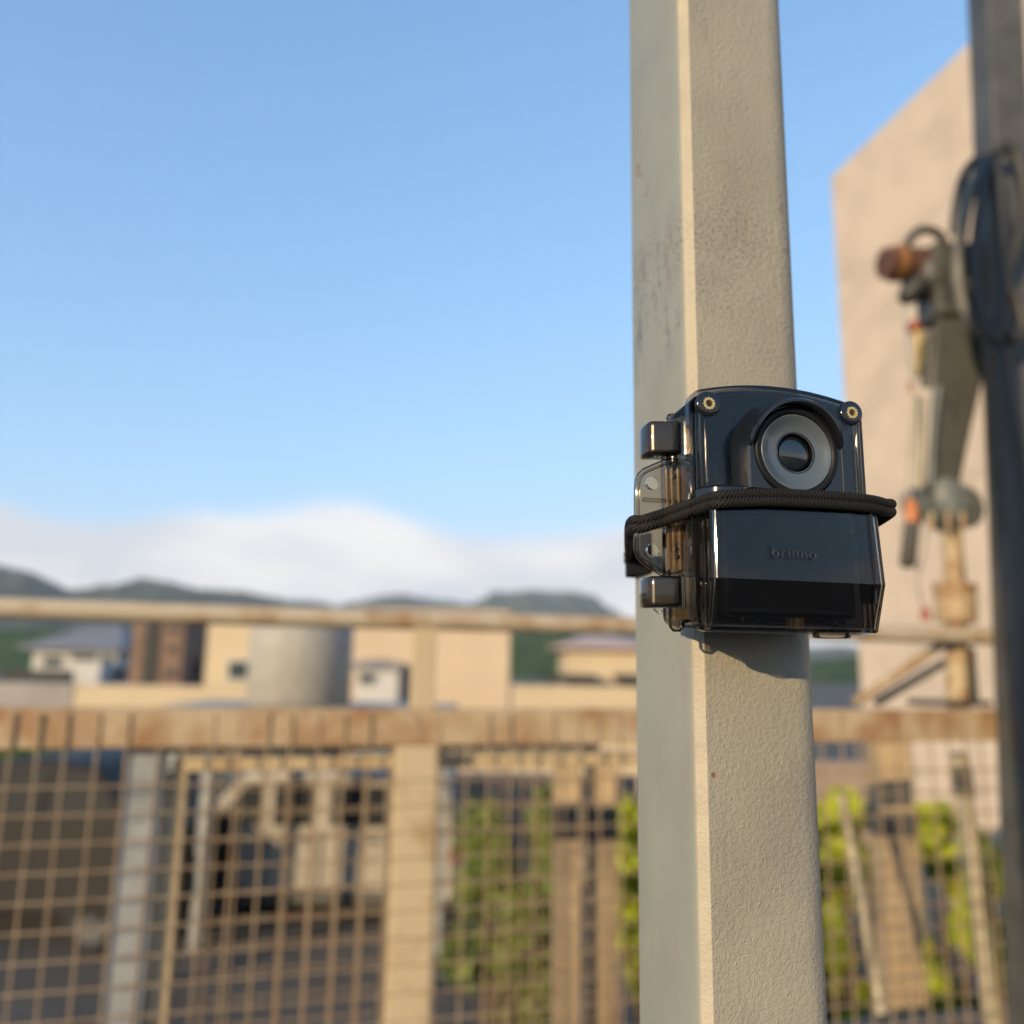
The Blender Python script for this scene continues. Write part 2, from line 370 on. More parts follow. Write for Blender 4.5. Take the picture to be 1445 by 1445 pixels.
# outline of the shell: straight sides, arched top
def outline(w, zb, zs, zt, rb=.006, rt=.0078, n=14):
    pts = arc((w - rb, zb + rb), rb, -90, 0, 4) if rb else [(w, zb)]
    c = (w - rt, zs - rt); pts += arc(c, rt, 0, 68, 5)
    x0, z0 = pts[-1]
    for k in range(1, n): 
        x = x0 + (-2 * x0) * k / n; u = x / x0; pts.append((x, z0 + (zt - z0) * (1 - u * u)))
    pts += [(-x, z) for x, z in reversed(arc(c, rt, 0, 68, 5))]
    pts += [(-x, z) for x, z in reversed(arc((w - rb, zb + rb), rb, -90, 0, 4))]
    return pts
ZB, ZS_, ZT = -.0605, .0622, .0675
HW = .0488
def shell(name, poly, layers, m, parent, caps=(True, True), wall=.0016):
    """layers: (outward offset, inset) rings of the outline."""
    bm = bmesh.new(); cx = 0; cz = sum(p[1] for p in poly) / len(poly); rg = []
    for o, ins in layers:
        rg.append([bm.verts.new((x - math.copysign(min(abs(x), ins), x) if abs(x) > 1e-6 else 0, -o, z - ins * (z - cz) / .06)) for x, z in poly])
    n = len(poly)
    for a, b in zip(rg[:-1], rg[1:]):
        for k in range(n): bm.faces.new((a[k], a[(k + 1) % n], b[(k + 1) % n], b[k]))
    if caps[0]: bm.faces.new(rg[0])
    if caps[1]: bm.faces.new(rg[-1])
    ob = autosmooth(link(name, bm_mesh(bm), m, parent), 30)
    if wall: solidify(ob, wall, -1)
    return ob
bL = L(1001, 569, .0125); bR = L(1203, 582, .0125)
print('boss', bL, bR, 'arch', L(1105, 545, .008))
poly = outline(HW, ZB, ZS_, ZT)
shell('rear_shell', poly, [(-.0455, .0055), (-.043, .002), (-.001, 0)], m_smoke, house, (True, False))
# flange round the split line
bm = bmesh.new(); pin = outline(HW - .004, ZB + .004, ZS_ - .004, ZT - .004, .004, .006); pof = outline(HW + .0022, ZB - .001, ZS_ + .0018, ZT + .0018, .007, .009)
n = len(poly)
for o0, o1 in ((-.001, .0035),):
    r = [[bm.verts.new((x, -o, z)) for x, z in P_] for P_, o in ((pof, o0), (pof, o1), (pin, o1), (pin, o0))]
    for a, b in zip(r, r[1:] + r[:1]):
        for k in range(n): bm.faces.new((a[k], a[(k + 1) % n], b[(k + 1) % n], b[k]))
autosmooth(link('flange', bm_mesh(bm), m_smoke, house), 30)
# upper front cover: from the shoulder (z = .004) to the arch
ZSH = .0045
up_poly = [(x, z) for x, z in outline(HW - .001, ZSH, ZS_ - .0005, ZT - .0005, .001, .0078)]
shell('front_cover', up_poly, [(.0035, 0), (.0062, .0005), (.0072, .0016)], m_smoke, house, (False, True))
# battery bulge below: vertical panel, then a slope back towards the bottom
def bulge():
    bm = bmesh.new(); w = .0468
    sec = [(.0035, ZSH), (.0170, ZSH), (.0188, ZSH - .002), (.0208, -.0365), (.0142, ZB + .0008), (.0128, ZB), (.0035, ZB)]
    A = []
    cols = [(-w, 0), (-w + .0022, .0022), (w - .0022, .0022), (w, 0)]
    for x, fwd in cols:
        ring = []
        for i, (o, z) in enumerate(sec):
            oo = o if o < .004 else (o if fwd else o - .0022); zz_ = z
            ring.append(bm.verts.new((x + (0.001 if x > 0 else -.001) * (1 if o > .004 and i > 2 and i < 4 else 0), -oo, zz_)))
        A.append(ring)
    for a, b in zip(A[:-1], A[1:]):
        for k in range(len(sec) - 1): bm.faces.new((a[k], b[k], b[k + 1], a[k + 1]))
    bm.faces.new(A[0]); bm.faces.new(A[-1])
    o = link('battery_cover', bm_mesh(bm), m_smoke, house); bevel_mod(o, .0013, 4); solidify(o, .0014, -1) 
    return o
bulge()
# shoulder ledges either side of the lens
for px, sgn in ((1035, -1), (1218, 1)):
    x0 = .026 * sgn; bm = bmesh.new()
    lathe_bm(bm, (0.034 * sgn, -.0035, ZSH + .0002), (0, 0, 1), [(0, .0158), (.0044, .0156), (.0058, .0140), (.0064, .0110), (.0065, 0)], 32)
    for v in bm.verts: v.co.x = max(-HW - .001, min(HW + .001, v.co.x)); pass
    autosmooth(link('shoulder', bm_mesh(bm), m_gloss, house), 40)
# corner bosses with brass inserts
for px, py in ((1001, 569), (1203, 582)):
    x, z = L(px, py, .0085)
    lathe('screw_boss', (x, -.0050, z), (0, -1, 0), [(0, .0068), (.0026, .0067), (.0031, .0061), (.0030, .0031), (-.002, .0031)], m_gloss, house, 28)
    bm = bmesh.new(); pr = []
    for k in range(48):
        a = 2 * math.pi * k / 48; pr.append((math.cos(a) * (.00315 + .00028 * (1 if k % 4 < 2 else -1)), math.sin(a) * (.00315 + .00028 * (1 if k % 4 < 2 else -1))))
    r = [[bm.verts.new((x + q_[0] * s, -o, z + q_[1] * s)) for q_ in pr] for o, s in ((.005, 1), (.0085, 1), (.0085, .64), (.0050, .60), (.0048, .02))]
    for a, b in zip(r[:-1], r[1:]):
        for k in range(48): bm.faces.new((a[k], a[(k + 1) % 48], b[(k + 1) % 48], b[k]))
    link('brass_insert', bm_mesh(bm), m_brass, house)
# tripod insert in the floor of the housing
x, z = L(1127, 876, .012)
bm = bmesh.new(); pr = []
for k in range(36): a = 2 * math.pi * k / 36; q_ = .0040 + (.00035 if k % 3 == 0 else 0); pr.append((math.cos(a) * q_, math.sin(a) * q_))
prism_bm(bm, pr, lambda p: Vector((x + p[0], -.0085 + p[1], z - .0042)), lambda p: Vector((x + p[0], -.0085 + p[1], z + .0042)))
link('brass_insert', bm_mesh(bm), m_brass, house)
# stiffening ribs and silver strips added for glints inside the cover, foot under the floor
for zz_ in (-.010, -.0225): box('inner_rib', (.038, -.0165, zz_ - .0008), (.0462, -.0075, zz_ + .0008), m_black, house)
box('inner_rib', (.0402, -.020, -.046), (.0412, -.008, .002), m_black, house)
x0, z0 = L(1150, 896, .006); x1, z1 = L(1205, 904, .006)
bm = bmesh.new(); lathe_bm(bm, ((x0 + x1) / 2, -.004, ZB + .0002), (0, 0, -1), [(0, .0095), (.0022, .0095), (.003, .0085), (.003, 0)], 26)
link('foot', bm_mesh(bm), m_smoke_l, house, True)
m_silver = mat('glint_metal', (.55, .54, .50), .35, metal=1)
for px, py, w_ in ((1160, 850, .0065), (1160, 858, .0060), (1085, 862, .0045)):
    a_ = L(px, py, .0150); box('glint_strip', (a_[0] - w_, -.0152, a_[1] - .0003), (a_[0] + w_, -.0149, a_[1] + .0003), m_silver, house)
for px, py in ((1048, 872), (1070, 868), (1180, 872), (1196, 866), (1215, 876)):
    a_ = L(px, py, .0140); box('inner_post', (a_[0] - .0007, -.0140, a_[1] - .0030), (a_[0] + .0007, -.0125, a_[1] + .0030), m_smoke_l, house, .0003)
for px, py in ((952, 672), (955, 774), (951, 660), (957, 786)):
    a_ = L(px, py, -.0150); lathe('screw', (a_[0], .0158, a_[1]), (0, -1, 0), [(0, .0012), (.0006, .0012), (.0009, .0007), (.0009, 0)], m_gloss, house, 14)
# side rib lines on the cover
for sx in (-1, 1):
    xx = sx * (HW - .0046); tube('edge_rib', [(xx, -.0074, .010), (xx, -.0074, .046)], .0006, m_smoke, house, 6)
# raised lettering on the battery cover
cu = bpy.data.curves.new('t', 'FONT'); cu.body = 'brinno'; cu.size = .0084; cu.extrude = .00022; cu.bevel_depth = .00012; cu.bevel_resolution = 1; cu.align_x = 'CENTER'; cu.align_y = 'CENTER'; cu.space_character = 1.12
tmp = bpy.data.objects.new('t', cu); col.objects.link(tmp); bpy.context.view_layer.update()
me = bpy.data.meshes.new_from_object(tmp.evaluated_get(bpy.context.evaluated_depsgraph_get())); bpy.data.objects.remove(tmp)
lx, lz = L(1121, 781, .0200)
tl = math.atan2(.0024, .0265)
for v in me.vertices:
    x_, y_, e_ = v.co; v.co = (lx + x_, -(.0188 + (ZSH - .002 - (lz + y_)) / (.0365 + ZSH - .002) * .0020) - e_ - .0001, lz + y_)
link('raised_lettering', me, mat('letter_plastic', (.012, .013, .016), .22, spec=.6), house)
# lens hood: an arched block round the lens with a visor over it
lensx, lensz = L(1127, 637, .0215)
def arch(r, zb, n=30): return [(lensx - r, zb)] + [(lensx + r * math.cos(math.pi - math.pi * k / n), lensz + r * math.sin(math.pi - math.pi * k / n)) for k in range(n + 1)] + [(lensx + r, zb)]
bm = bmesh.new(); rg = []
zf = ZSH + .0036
for r_, o_ in ((.0302, .0062), (.0284, .0120), (.0270, .0186), (.0258, .0194)): rg.append([bm.verts.new((x, -o_, z)) for x, z in arch(r_, zf + (o_ - .0062) * .1)])
cir = []
na = len(rg[0])
for k in range(na):
    v_ = rg[-1][k].co; a_ = math.atan2(v_.z - lensz, v_.x - lensx); cir.append((a_, v_))
inner = [bm.verts.new((lensx + .0240 * math.cos(a_), -.0194, lensz + .0240 * math.sin(a_))) for a_, _ in cir]
inner2 = [bm.verts.new((lensx + .0237 * math.cos(a_), -.0120, lensz + .0237 * math.sin(a_))) for a_, _ in cir]
rg += [inner, inner2]
for a, b in zip(rg[:-1], rg[1:]):
    for k in range(na - 1): bm.faces.new((a[k], a[k + 1], b[k + 1], b[k]))
# chin of the block under the lens
a0, a1 = cir[-1][0], cir[0][0]
low = [bm.verts.new((lensx + .0240 * math.cos(a1 + (a0 - a1) * k / 12), -.0194, lensz + .0240 * math.sin(a1 + (a0 - a1) * k / 12))) for k in range(1, 12)]
fl, fr2 = rg[3][0], rg[3][-1]
base_ = [bm.verts.new((fl.co.x + (fr2.co.x - fl.co.x) * k / 12, -.0194, fl.co.z)) for k in range(1, 12)]
top_ = [inner[0]] + low + [inner[-1]]; bot_ = [fl] + base_ + [fr2]
for k in range(12): bm.faces.new((top_[k], top_[k + 1], bot_[k + 1], bot_[k]))
bb_ = [bm.verts.new((v_.co.x, -.0062, v_.co.z)) for v_ in bot_]
for k in range(12): bm.faces.new((bot_[k], bot_[k + 1], bb_[k + 1], bb_[k]))
autosmooth(link('lens_hood', bm_mesh(bm), m_gloss, house), 28)
bm = bmesh.new()
A_ = [rad(a) for a in range(8, 178, 4)]; rr = []
for a in A_:
    e = math.sin((a - A_[0]) / (A_[-1] - A_[0]) * math.pi) ** .45
    dpt = .0200 + .0065 * e; c, s = math.cos(a), math.sin(a)
    rr.append([bm.verts.new((lensx + r_ * c, -o_, lensz + r_ * s)) for r_, o_ in ((.0270, .0185), (.0268, dpt - .0008), (.0262, dpt), (.0250, dpt), (.0246, dpt - .0008), (.0244, .0185))])
for a, b in zip(rr[:-1], rr[1:]):
    for k in range(5): bm.faces.new((a[k], a[k + 1], b[k + 1], b[k]))
bm.faces.new(rr[0]); bm.faces.new(rr[-1])
autosmooth(link('visor', bm_mesh(bm), m_gloss, house), 35)
# hinge barrel, two clips and the strap bracket on the left
HO = -.022
bx_, bz_ = L(955, 880, HO)
tube('hinge_barrel', [(bx_, -HO, ZB - .0005), (bx_, -HO, ZB + .002), (bx_, -HO, .054), (bx_, -HO, .057)], [.0022, .0042, .0042, .003], m_smoke_l, house, 18)
box('hinge_leaf', (bx_, -HO - .0012, ZB + .001), (-HW + .003, -HO + .0012, .052), m_smoke_l, house, .0006)
for (xa, ya, xb, yb) in ((920, 594, 962, 638), (921, 813, 963, 856)):
    p0 = L(xa, yb, HO + .009); p1 = L(xb, ya, HO + .009)
    t_ = box('clip', (p0[0], -(HO + .010), p0[1]), (p1[0], -(HO - .006), p1[1]), m_smoke_l, house, .0022, 3)
    for v in t_.data.vertices:                   # rounded hook to the left
        u = (v.co.x - p0[0]) / (p1[0] - p0[0]); v.co.y += .005 * (1 - u) ** 2
    autosmooth(t_, 40)
    box('clip_ridge', (p1[0] - .0016, -(HO + .0118), p0[1] - .0006), (p1[0] + .0006, -(HO + .0098), p1[1] + .0006), m_smoke_l, t_, .0005)
    bm = bmesh.new(); box_bm(bm, (p0[0] + .0006, -(HO + .0094), p0[1] + .0004), (p1[0] - .0005, -(HO - .005), p1[1] - .0005), .0020, 3)
    for v in bm.verts: v.co.y += .005 * (1 - (v.co.x - p0[0]) / (p1[0] - p0[0])) ** 2
    link('latch_core', bm_mesh(bm), mat('latch_brown', (.030, .025, .021), .3, spec=.6), t_)
    tube('hook', [(p0[0] + .003, -(HO + .004), p0[1] - .001), (p0[0] + .004, -(HO + .007), p0[1] - .0028), (p0[0] + .008, -(HO + .008), p0[1] - .0018)], .0007, m_smoke_l, t_, 8)
BO = -.0165
def Lb(px, py): return L(px, py, BO)
def plate_with_holes(name, outl, holes, y0, thick, m, parent):
    bm = bmesh.new(); loops = [outl] + holes; ed = []
    for lp in loops:
        vs_ = [bm.verts.new((p[0], y0, p[1])) for p in lp]
        for k in range(len(vs_)): ed.append(bm.edges.new((vs_[k], vs_[(k + 1) % len(vs_)])))
    bmesh.ops.triangle_fill(bm, edges=ed, use_beauty=True, use_dissolve=False)
    r = bmesh.ops.extrude_face_region(bm, geom=bm.faces[:])
    for v in r['geom']:
        if isinstance(v, bmesh.types.BMVert): v.co.y += thick
    return autosmooth(link(name, bm_mesh(bm), m, parent), 35)
def circ(px, py, r, n=20): 
    c = Lb(px, py); return [(c[0] + r * math.cos(2 * math.pi * k / n), c[1] + r * math.sin(2 * math.pi * k / n)) for k in range(n)]
br_out = [Lb(*p) for p in ((900, 690), (901, 678), (904, 670), (910, 664), (938, 652), (950, 650), (963, 652), (984, 668), (990, 678), (992, 696), (993, 778), (990, 790), (964, 809), (950, 812), (936, 809), (910, 792), (903, 785), (900, 776))]
m_sunrib = clear_plastic('sun_tinted_rib', (.80, .68, .50), .08)  # amber tint and diffuse paint in the sunlight caught by the ribs
t = m_sunrib.node_tree; df = t.nodes.new('ShaderNodeBsdfDiffuse'); df.inputs['Color'].default_value = (.60, .36, .16, 1)
ad = t.nodes.new('ShaderNodeMixShader'); ad.inputs[0].default_value = .13; mo_ = [n for n in t.nodes if n.type == 'OUTPUT_MATERIAL'][0]; src_ = mo_.inputs['Surface'].links[0].from_socket
t.links.new(src_, ad.inputs[1]); t.links.new(df.outputs[0], ad.inputs[2]); t.links.new(ad.outputs[0], mo_.inputs['Surface'])
brk = plate_with_holes('strap_bracket', br_out, [circ(922, 681, .0036), circ(977, 685, .0032), circ(923, 776, .0036), circ(980, 777, .0034), circ(952, 672, .0013, 12), circ(955, 774, .0013, 12)], -BO, .0026, m_smoke_l, house)
for px, r_ in ((940, .0013), (947, .0012), (956, .0013), (963, .0012)):
    a_ = Lb(px, 662); b_ = Lb(px + 4, 804); tube('rib', [(a_[0], -BO - .0003, a_[1]), (b_[0], -BO - .0003, b_[1])], r_, m_sunrib, brk, 10)
pr_ = [Lb(*p) for p in ((900, 690), (901, 678), (904, 670), (910, 664))] ; 
rim = [(p[0], -BO + .0012, p[1]) for p in br_out]
tube('rim', rim, .0017, m_smoke_l, brk, 10, closed=True)
for yy in (705, 742): a_ = Lb(906, yy); b_ = Lb(985, yy - 2); box('strap_slot', (a_[0], -BO - .0012, a_[1] - .0011), (b_[0], -BO + .0006, a_[1] + .0011), m_smoke_l, brk, .0008)
# arms joining bracket, clips and shell
a_ = Lb(952, 640); tube('arm', [(a_[0], -BO + .002, .0135 + .012), (a_[0], -BO + .002, a_[1] + .005)], .0022, m_smoke_l, house, 12)
tag(house, 'smoked clear plastic camera housing with bracket and brass inserts strapped to the grey post', 'camera housing')

# ------------------------------------------------------------------ the camera inside the housing
camr = empty('time_lapse_camera', DEV, DTH)
bm = bmesh.new(); ip = [(min(x, .0335), z) for x, z in outline(.0448, -.056, .055, .060, .004, .008)]
for o0, o1 in ((-.041, .0040),):
    prism_bm(bm, ip, lambda p: Vector((p[0], -o0, p[1])), lambda p: Vector((p[0], -o1, p[1])))
bevel_mod(autosmooth(link('body', bm_mesh(bm), m_black, camr), 30), .0015)
box('battery_pack', (-.0385, -.0155, -.054), (.0325, -.0041, -.002), m_black, camr, .002)
for k in range(3): a_ = L(1040 + 5 * k, 592, .0085); box('sound_hole', (a_[0] - .0004, -.0045, a_[1] - .002), (a_[0] + .0004, -.0038, a_[1] + .002), m_gloss, camr)
lb = lathe('lens_barrel', (lensx, -.0068, lensz), (0, -1, 0), [(0, .0234), (.0132, .0234), (.0140, .0227), (.0136, .0206), (.0124, .0198), (.006, .0198)], m_barrel, camr, 64)
lathe('lens_face', (lensx, -.0198, lensz), (0, -1, 0), [(0, .0199), (.0003, .0197), (.0003, .0192), (-.0002, .0188), (-.0003, .0172), (-.00045, .0171), (-.0009, .0118), (-.0012, .0108), (-.0014, .0100)], m_ring, lb, 64)
lathe('lens_rim', (lensx, -.0186, lensz), (0, -1, 0), [(-.0004, .0110), (.0005, .0107), (.0005, .0104), (-.002, .0100), (-.003, .0098)], m_chrome, lb, 64)
dome = [(-.004 + .0048 * math.cos(rad(a)), .0099 * math.sin(rad(a))) for a in range(90, -1, -9)]
lathe('lens_glass', (lensx, -.0186, lensz), (0, -1, 0), dome, m_lens, lb, 64)
tag(camr, 'black camera with round wide lens inside the smoked housing', 'camera')

# ------------------------------------------------------------------ elastic cord and webbing round post and housing
m_cord = bpy.data.materials.new('braided_cord'); m_cord.use_nodes = True
t = m_cord.node_tree; b = t.nodes['Principled BSDF']; b.inputs['Base Color'].default_value = (.014, .013, .012, 1); b.inputs['Roughness'].default_value = .75; b.inputs['Specular IOR Level'].default_value = .2
uvn = t.nodes.new('ShaderNodeUVMap'); wv = t.nodes.new('ShaderNodeTexWave'); wv.inputs['Scale'].default_value = 1.0; wv.inputs['Distortion'].default_value = .6; wv.inputs['Detail'].default_value = 1
wv.bands_direction = 'DIAGONAL'; t.links.new(uvn.outputs[0], wv.inputs[0])
cr_ = t.nodes.new('ShaderNodeValToRGB'); cr_.color_ramp.elements[0].color = (.006, .006, .006, 1); cr_.color_ramp.elements[1].color = (.022, .020, .017, 1); cr_.color_ramp.elements[0].position = .45
t.links.new(wv.outputs[0], cr_.inputs[0]); t.links.new(cr_.outputs[0], b.inputs['Base Color'])
bp = t.nodes.new('ShaderNodeBump'); bp.inputs['Strength'].default_value = 1; bp.inputs['Distance'].default_value = .00035; t.links.new(wv.outputs[0], bp.inputs['Height']); t.links.new(bp.outputs[0], b.inputs['Normal'])
def cord_mesh(pts, r, seg=14, closed=False):
    bm = bmesh.new(); tube_bm(bm, pts, r, seg, closed, cap=not closed); bm.faces.ensure_lookup_table()
    uv = bm.loops.layers.uv.new('UVMap'); n_ = len(pts); d = [0.0]
    for i in range(1, n_ + 1): d.append(d[-1] + (Vector(pts[i % n_]) - Vector(pts[i - 1])).length)
    idx = {}
    for i, v in enumerate(bm.verts): idx[v] = (i // seg, i % seg)
    for f in bm.faces:
        if len(f.verts) != 4: continue
        rs = [idx[v][0] for v in f.verts]; ks = [idx[v][1] for v in f.verts]
        for lp in f.loops:
            i, k = idx[lp.vert]
            if closed and max(rs) - min(rs) > 1 and i == 0: i = n_
            if max(ks) - min(ks) > 1 and k == 0: k = seg
            lp[uv].uv = (d[i] * 330, k / seg * 3.0)
    return bm_mesh(bm)
elastic = empty('elastic_cord', DEV + Vector((0, 0, 0)))
def looppts(dz):
    P_ = []
    def fr_(px, py, o): x, z = L(px, py + dz, o); P_.append(wl(x, o, z))
    fr_(889, 745, -.030); fr_(908, 739, -.0125); fr_(940, 729, -.0105); fr_(972, 718, -.001); fr_(998, 709, .012); fr_(1014, 705, .0205); fr_(1040, 703, .0218); fr_(1090, 702, .0220); fr_(1140, 704, .0220); fr_(1190, 707, .0218); fr_(1228, 711, .0208); fr_(1248, 716, .0165); fr_(1255, 720, .006)
    zz_ = -.012 - dz * .00036
    P_.append(wl(.0535, -.012, -.004 - dz * .0003)); P_.append(wl(.049, -.047, -.010 - dz * .0003))
    for lx_, ly_ in ((W_R + .004, .080), (W_R - .008, .0935), (.020, .0935), (CHX - .001, .0925), (CHX - .0062, .080)):
        P_.append(pole_pt(lx_, ly_, DEV.z - .0075 - dz * .00036))
    return catmull(P_, 10, True)
for dz in (-5.5, 5.5): link('strand', cord_mesh(looppts(dz), .0027, closed=True), m_cord, elastic, smooth=True).parent = None
for o in list(col.objects):
    if o.name.startswith('strand'): o.parent = elastic; o.matrix_parent_inverse = Matrix.Translation(-DEV)
tag(elastic, 'black braided elastic cord stretched in two strands across the camera housing', 'cord')
# webbing hooked round the back of the post
bm = bmesh.new(); path = [(CHX - .0016, .056), (CHX - .0036, .068), (CHX - .0052, .082), (CHX - .002, .0925), (CHX + .008, .0940), (.03, .0935), (W_R - .006, .0935), (W_R + .0028, .084), (W_R + .0028, .066)]
path = [(p.x, p.y) for p in catmull([Vector((a, b_, 0)) for a, b_ in path], 6)]
zlo, zhi = DEV.z - .0205, DEV.z + .0045
r = []
for (x_, y_) in path:
    r.append((x_, y_))
vs_ = []
for i, (x_, y_) in enumerate(r):
    x2, y2 = r[min(i + 1, len(r) - 1)]; x1, y1 = r[max(i - 1, 0)]; nx, ny = -(y2 - y1), (x2 - x1); l_ = math.hypot(nx, ny); nx, ny = nx / l_ * .0011, ny / l_ * .0011
    vs_.append([bm.verts.new(pole_pt(x_ + s_ * nx, y_ + s_ * ny, z_)) for s_, z_ in ((-1, zlo), (-1, zhi), (1, zhi), (1, zlo))])
for a, b_ in zip(vs_[:-1], vs_[1:]):
    for k in range(4): bm.faces.new((a[k], a[(k + 1) % 4], b_[(k + 1) % 4], b_[k]))
bm.faces.new(vs_[0]); bm.faces.new(vs_[-1])
tag(autosmooth(link('webbing_strap', bm_mesh(bm), mat('black_webbing', (.008, .008, .009), .85, spec=.12, bump=.5, bscale=900, bdist=.0006)), 40), 'wide black webbing strap wrapped round the left edge of the grey post', 'strap')

# ------------------------------------------------------------------ steel railing with welded mesh
def rusty(name, c, rust=(.26, .12, .045), lo=.52, hi=.68, vs_=9.0, rough=.65):
    return mat(name, c, rough, spec=.3, color2=rust, vscale=vs_, lo=lo, hi=hi, bump=.3, bscale=90, bdist=.002)
m_rail = rusty('rail_paint', (.43, .36, .26), (.27, .15, .06), .46, .68, 7)
m_wire = rusty('wire_paint', (.29, .22, .14), (.19, .11, .055), .45, .68, 14)
m_post = rusty('post_paint', (.47, .37, .23), (.30, .19, .09), .52, .72, 6)
m_galv = mat('galvanised', (.32, .33, .33), .5, metal=.2, vary=.3, vscale=10)
def zpx(px, py):                                 # height on the fence plane
    s = fs(px); p = fp(s, 0); d = ray(px, py); return EYE + d.z * (p.y / d.y)
RZ = (zpx(30, 862) + zpx(860, 884) + zpx(1400, 893)) / 3
BT = (zpx(30, 993) + zpx(860, 1001) + zpx(1400, 1006)) / 3
BB = (zpx(60, 1046) + zpx(860, 1050) + zpx(1400, 1054)) / 3
rail = empty('mesh_railing', fp(FLEN / 2, 0))
INV = rail.location.copy()
def fpart(name, me, m, smooth=False, parent=None):
    o = link(name, me, m, parent or rail, smooth); o.matrix_parent_inverse = Matrix.Translation(-INV); return o
def fbox(name, s0, s1, z0, z1, o0, o1, m, bev=.003, parent=None):
    bm = bmesh.new(); box_bm(bm, (s0, -o1, z0), (s1, -o0, z1), bev, 2)
    for v in bm.verts: v.co = fp(v.co.x, v.co.z, -v.co.y)
    return fpart(name, bm_mesh(bm), m, parent=parent)
bm = bmesh.new(); tube_bm(bm, [fp(s, RZ + .0012 * math.sin(s * 3), -.03) for s in [FLEN * k / 20 for k in range(21)]], .0245, 20)
fpart('top_rail', bm_mesh(bm), m_rail, True)
for px in (672,): s = fs(px); bm = bmesh.new(); tube_bm(bm, [fp(s - .004, RZ, -.03), fp(s + .004, RZ, -.03)], .0256, 20); fpart('rail_joint', bm_mesh(bm), m_rail, True)
m_beam = rusty('beam_paint', (.42, .32, .20), (.25, .12, .045), .42, .66, 8)
fbox('beam', 0, FLEN, BB, BT, -.045, -.004, m_beam, .004)
# posts
sp = fs(600)
fbox('post', sp - .028, sp + .030, BT, RZ - .02, -.055, -.012, m_post)
sp = fs(595)
fbox('post', sp - .054, sp + .050, 0, BB, -.050, .002, m_post, .005)
for px in (-420, 1640):
    sp = fs(px) if 0 < fs(px) < FLEN else (.05 if px < 0 else FLEN - .05)
    fbox('post', sp - .05, sp + .05, 0, BB, -.05, .002, m_post)
fbox('post', fs(212) - .042, fs(212) + .042, 0, BB, -.10, -.055, m_galv)
# second, lower rail behind the mesh
fbox('mid_rail', fs(250), fs(1000), zpx(560, 1092), zpx(560, 1072), -.13, -.09, m_post, .004)
fbox('mid_rail_end', fs(240), fs(272), .0, zpx(560, 1092), -.13, -.09, m_post, .004)
# welded wires: one object each, shared meshes
SPC = .0605
bm = bmesh.new(); H = BT - .012; tube_bm(bm, [(0, 0, .04), (0, 0, H)], .0030, 8); vme = bm_mesh(bm); vme.materials.append(m_wire)
k = 0; s = .03
while s < FLEN - .02:
    o = bpy.data.objects.new('upright_wire', vme); col.objects.link(o); o.parent = rail; o.matrix_parent_inverse = Matrix.Translation(-INV)
    o.location = fp(s, 0, -.0040 + random.uniform(-.0008, .0012)); o.rotation_euler = (random.uniform(-.006, .006), random.uniform(-.006, .006), random.uniform(0, 6)); s += SPC + random.uniform(-.003, .003)
bm = bmesh.new(); tube_bm(bm, [FL * 0 + fdir * .01, fdir * (FLEN / 2), fdir * (FLEN - .01)], .0025, 8); hme = bm_mesh(bm); hme.materials.append(m_wire)
z = zpx(60, 1112)
while z > .05:
    o = bpy.data.objects.new('cross_wire', hme); col.objects.link(o); o.parent = rail; o.matrix_parent_inverse = Matrix.Translation(-INV)
    o.location = fp(0, z, .0010); z -= SPC
# second layer of mesh a hand's breadth behind the first
bm = bmesh.new(); H2 = BB - .004; tube_bm(bm, [(0, 0, .04), (0, 0, H2)], .0026, 8); vme2 = bm_mesh(bm); vme2.materials.append(m_wire)
SA, SB = fs(185), fs(872); s = SA + .02
while s < SB:
    o = bpy.data.objects.new('upright_wire', vme2); col.objects.link(o); o.parent = rail; o.matrix_parent_inverse = Matrix.Translation(-INV)
    o.location = fp(s, 0, -.150 + random.uniform(-.002, .002)); o.rotation_euler = (random.uniform(-.012, .012), random.uniform(-.012, .012), random.uniform(0, 6)); s += SPC + random.uniform(-.004, .004)
bm = bmesh.new(); tube_bm(bm, [fdir * SA, fdir * ((SA + SB) / 2), fdir * SB], .0022, 8); hme2 = bm_mesh(bm); hme2.materials.append(m_wire)
z = zpx(60, 1096)
while z > .05:
    o = bpy.data.objects.new('cross_wire', hme2); col.objects.link(o); o.parent = rail; o.matrix_parent_inverse = Matrix.Translation(-INV)
    o.location = fp(0, z, -.156); z -= SPC
fbox('mesh_frame', SA, SB, BB - .03, BB - .002, -.165, -.145, m_post, .003)
tag(rail, 'rusty cream steel railing with round top rail and welded wire mesh', 'railing')

# ------------------------------------------------------------------ posts standing behind the railing
m_tan = mat('tan_timber', (.40, .29, .17), .75, vary=.3, vscale=5, bump=.2, bscale=40)
m_dark = mat('dark_grey_brown', (.07, .065, .055), .7)
def bollard(px0, px1, ytop, yb0, yb1, Y, label):
    c = at((px0 + px1) / 2, ytop, Y); w = (px1 - px0) * mpp(Y) / 2
    e = empty('timber_post', (c.x, c.y, YARD)); h = c.z - YARD
    box('shaft', (-w, -w, 0), (w, w, h), m_tan, e, .008); box('cap', (-w * 1.08, -w * 1.08, h), (w * 1.08, w * 1.08, h + .02), m_tan, e, .006)
    z0 = at((px0 + px1) / 2, yb1, Y).z - YARD; z1 = at((px0 + px1) / 2, yb0, Y).z - YARD
    box('band_piece', (-w - .006, -w - .006, z0), (w + .006, w + .006, z1), m_dark, e, .003)  # dark band added round the shaft in place of a cast shadow
    tag(e, label, 'post', 'tan posts behind the railing')
bollard(781, 817, 1072, 1137, 1180, 3.4, 'tan square post with dark band, left one of the pair behind the mesh')
bollard(830, 867, 1068, 1137, 1180, 3.5, 'tan square post with dark band nearest the camera post, behind the mesh')
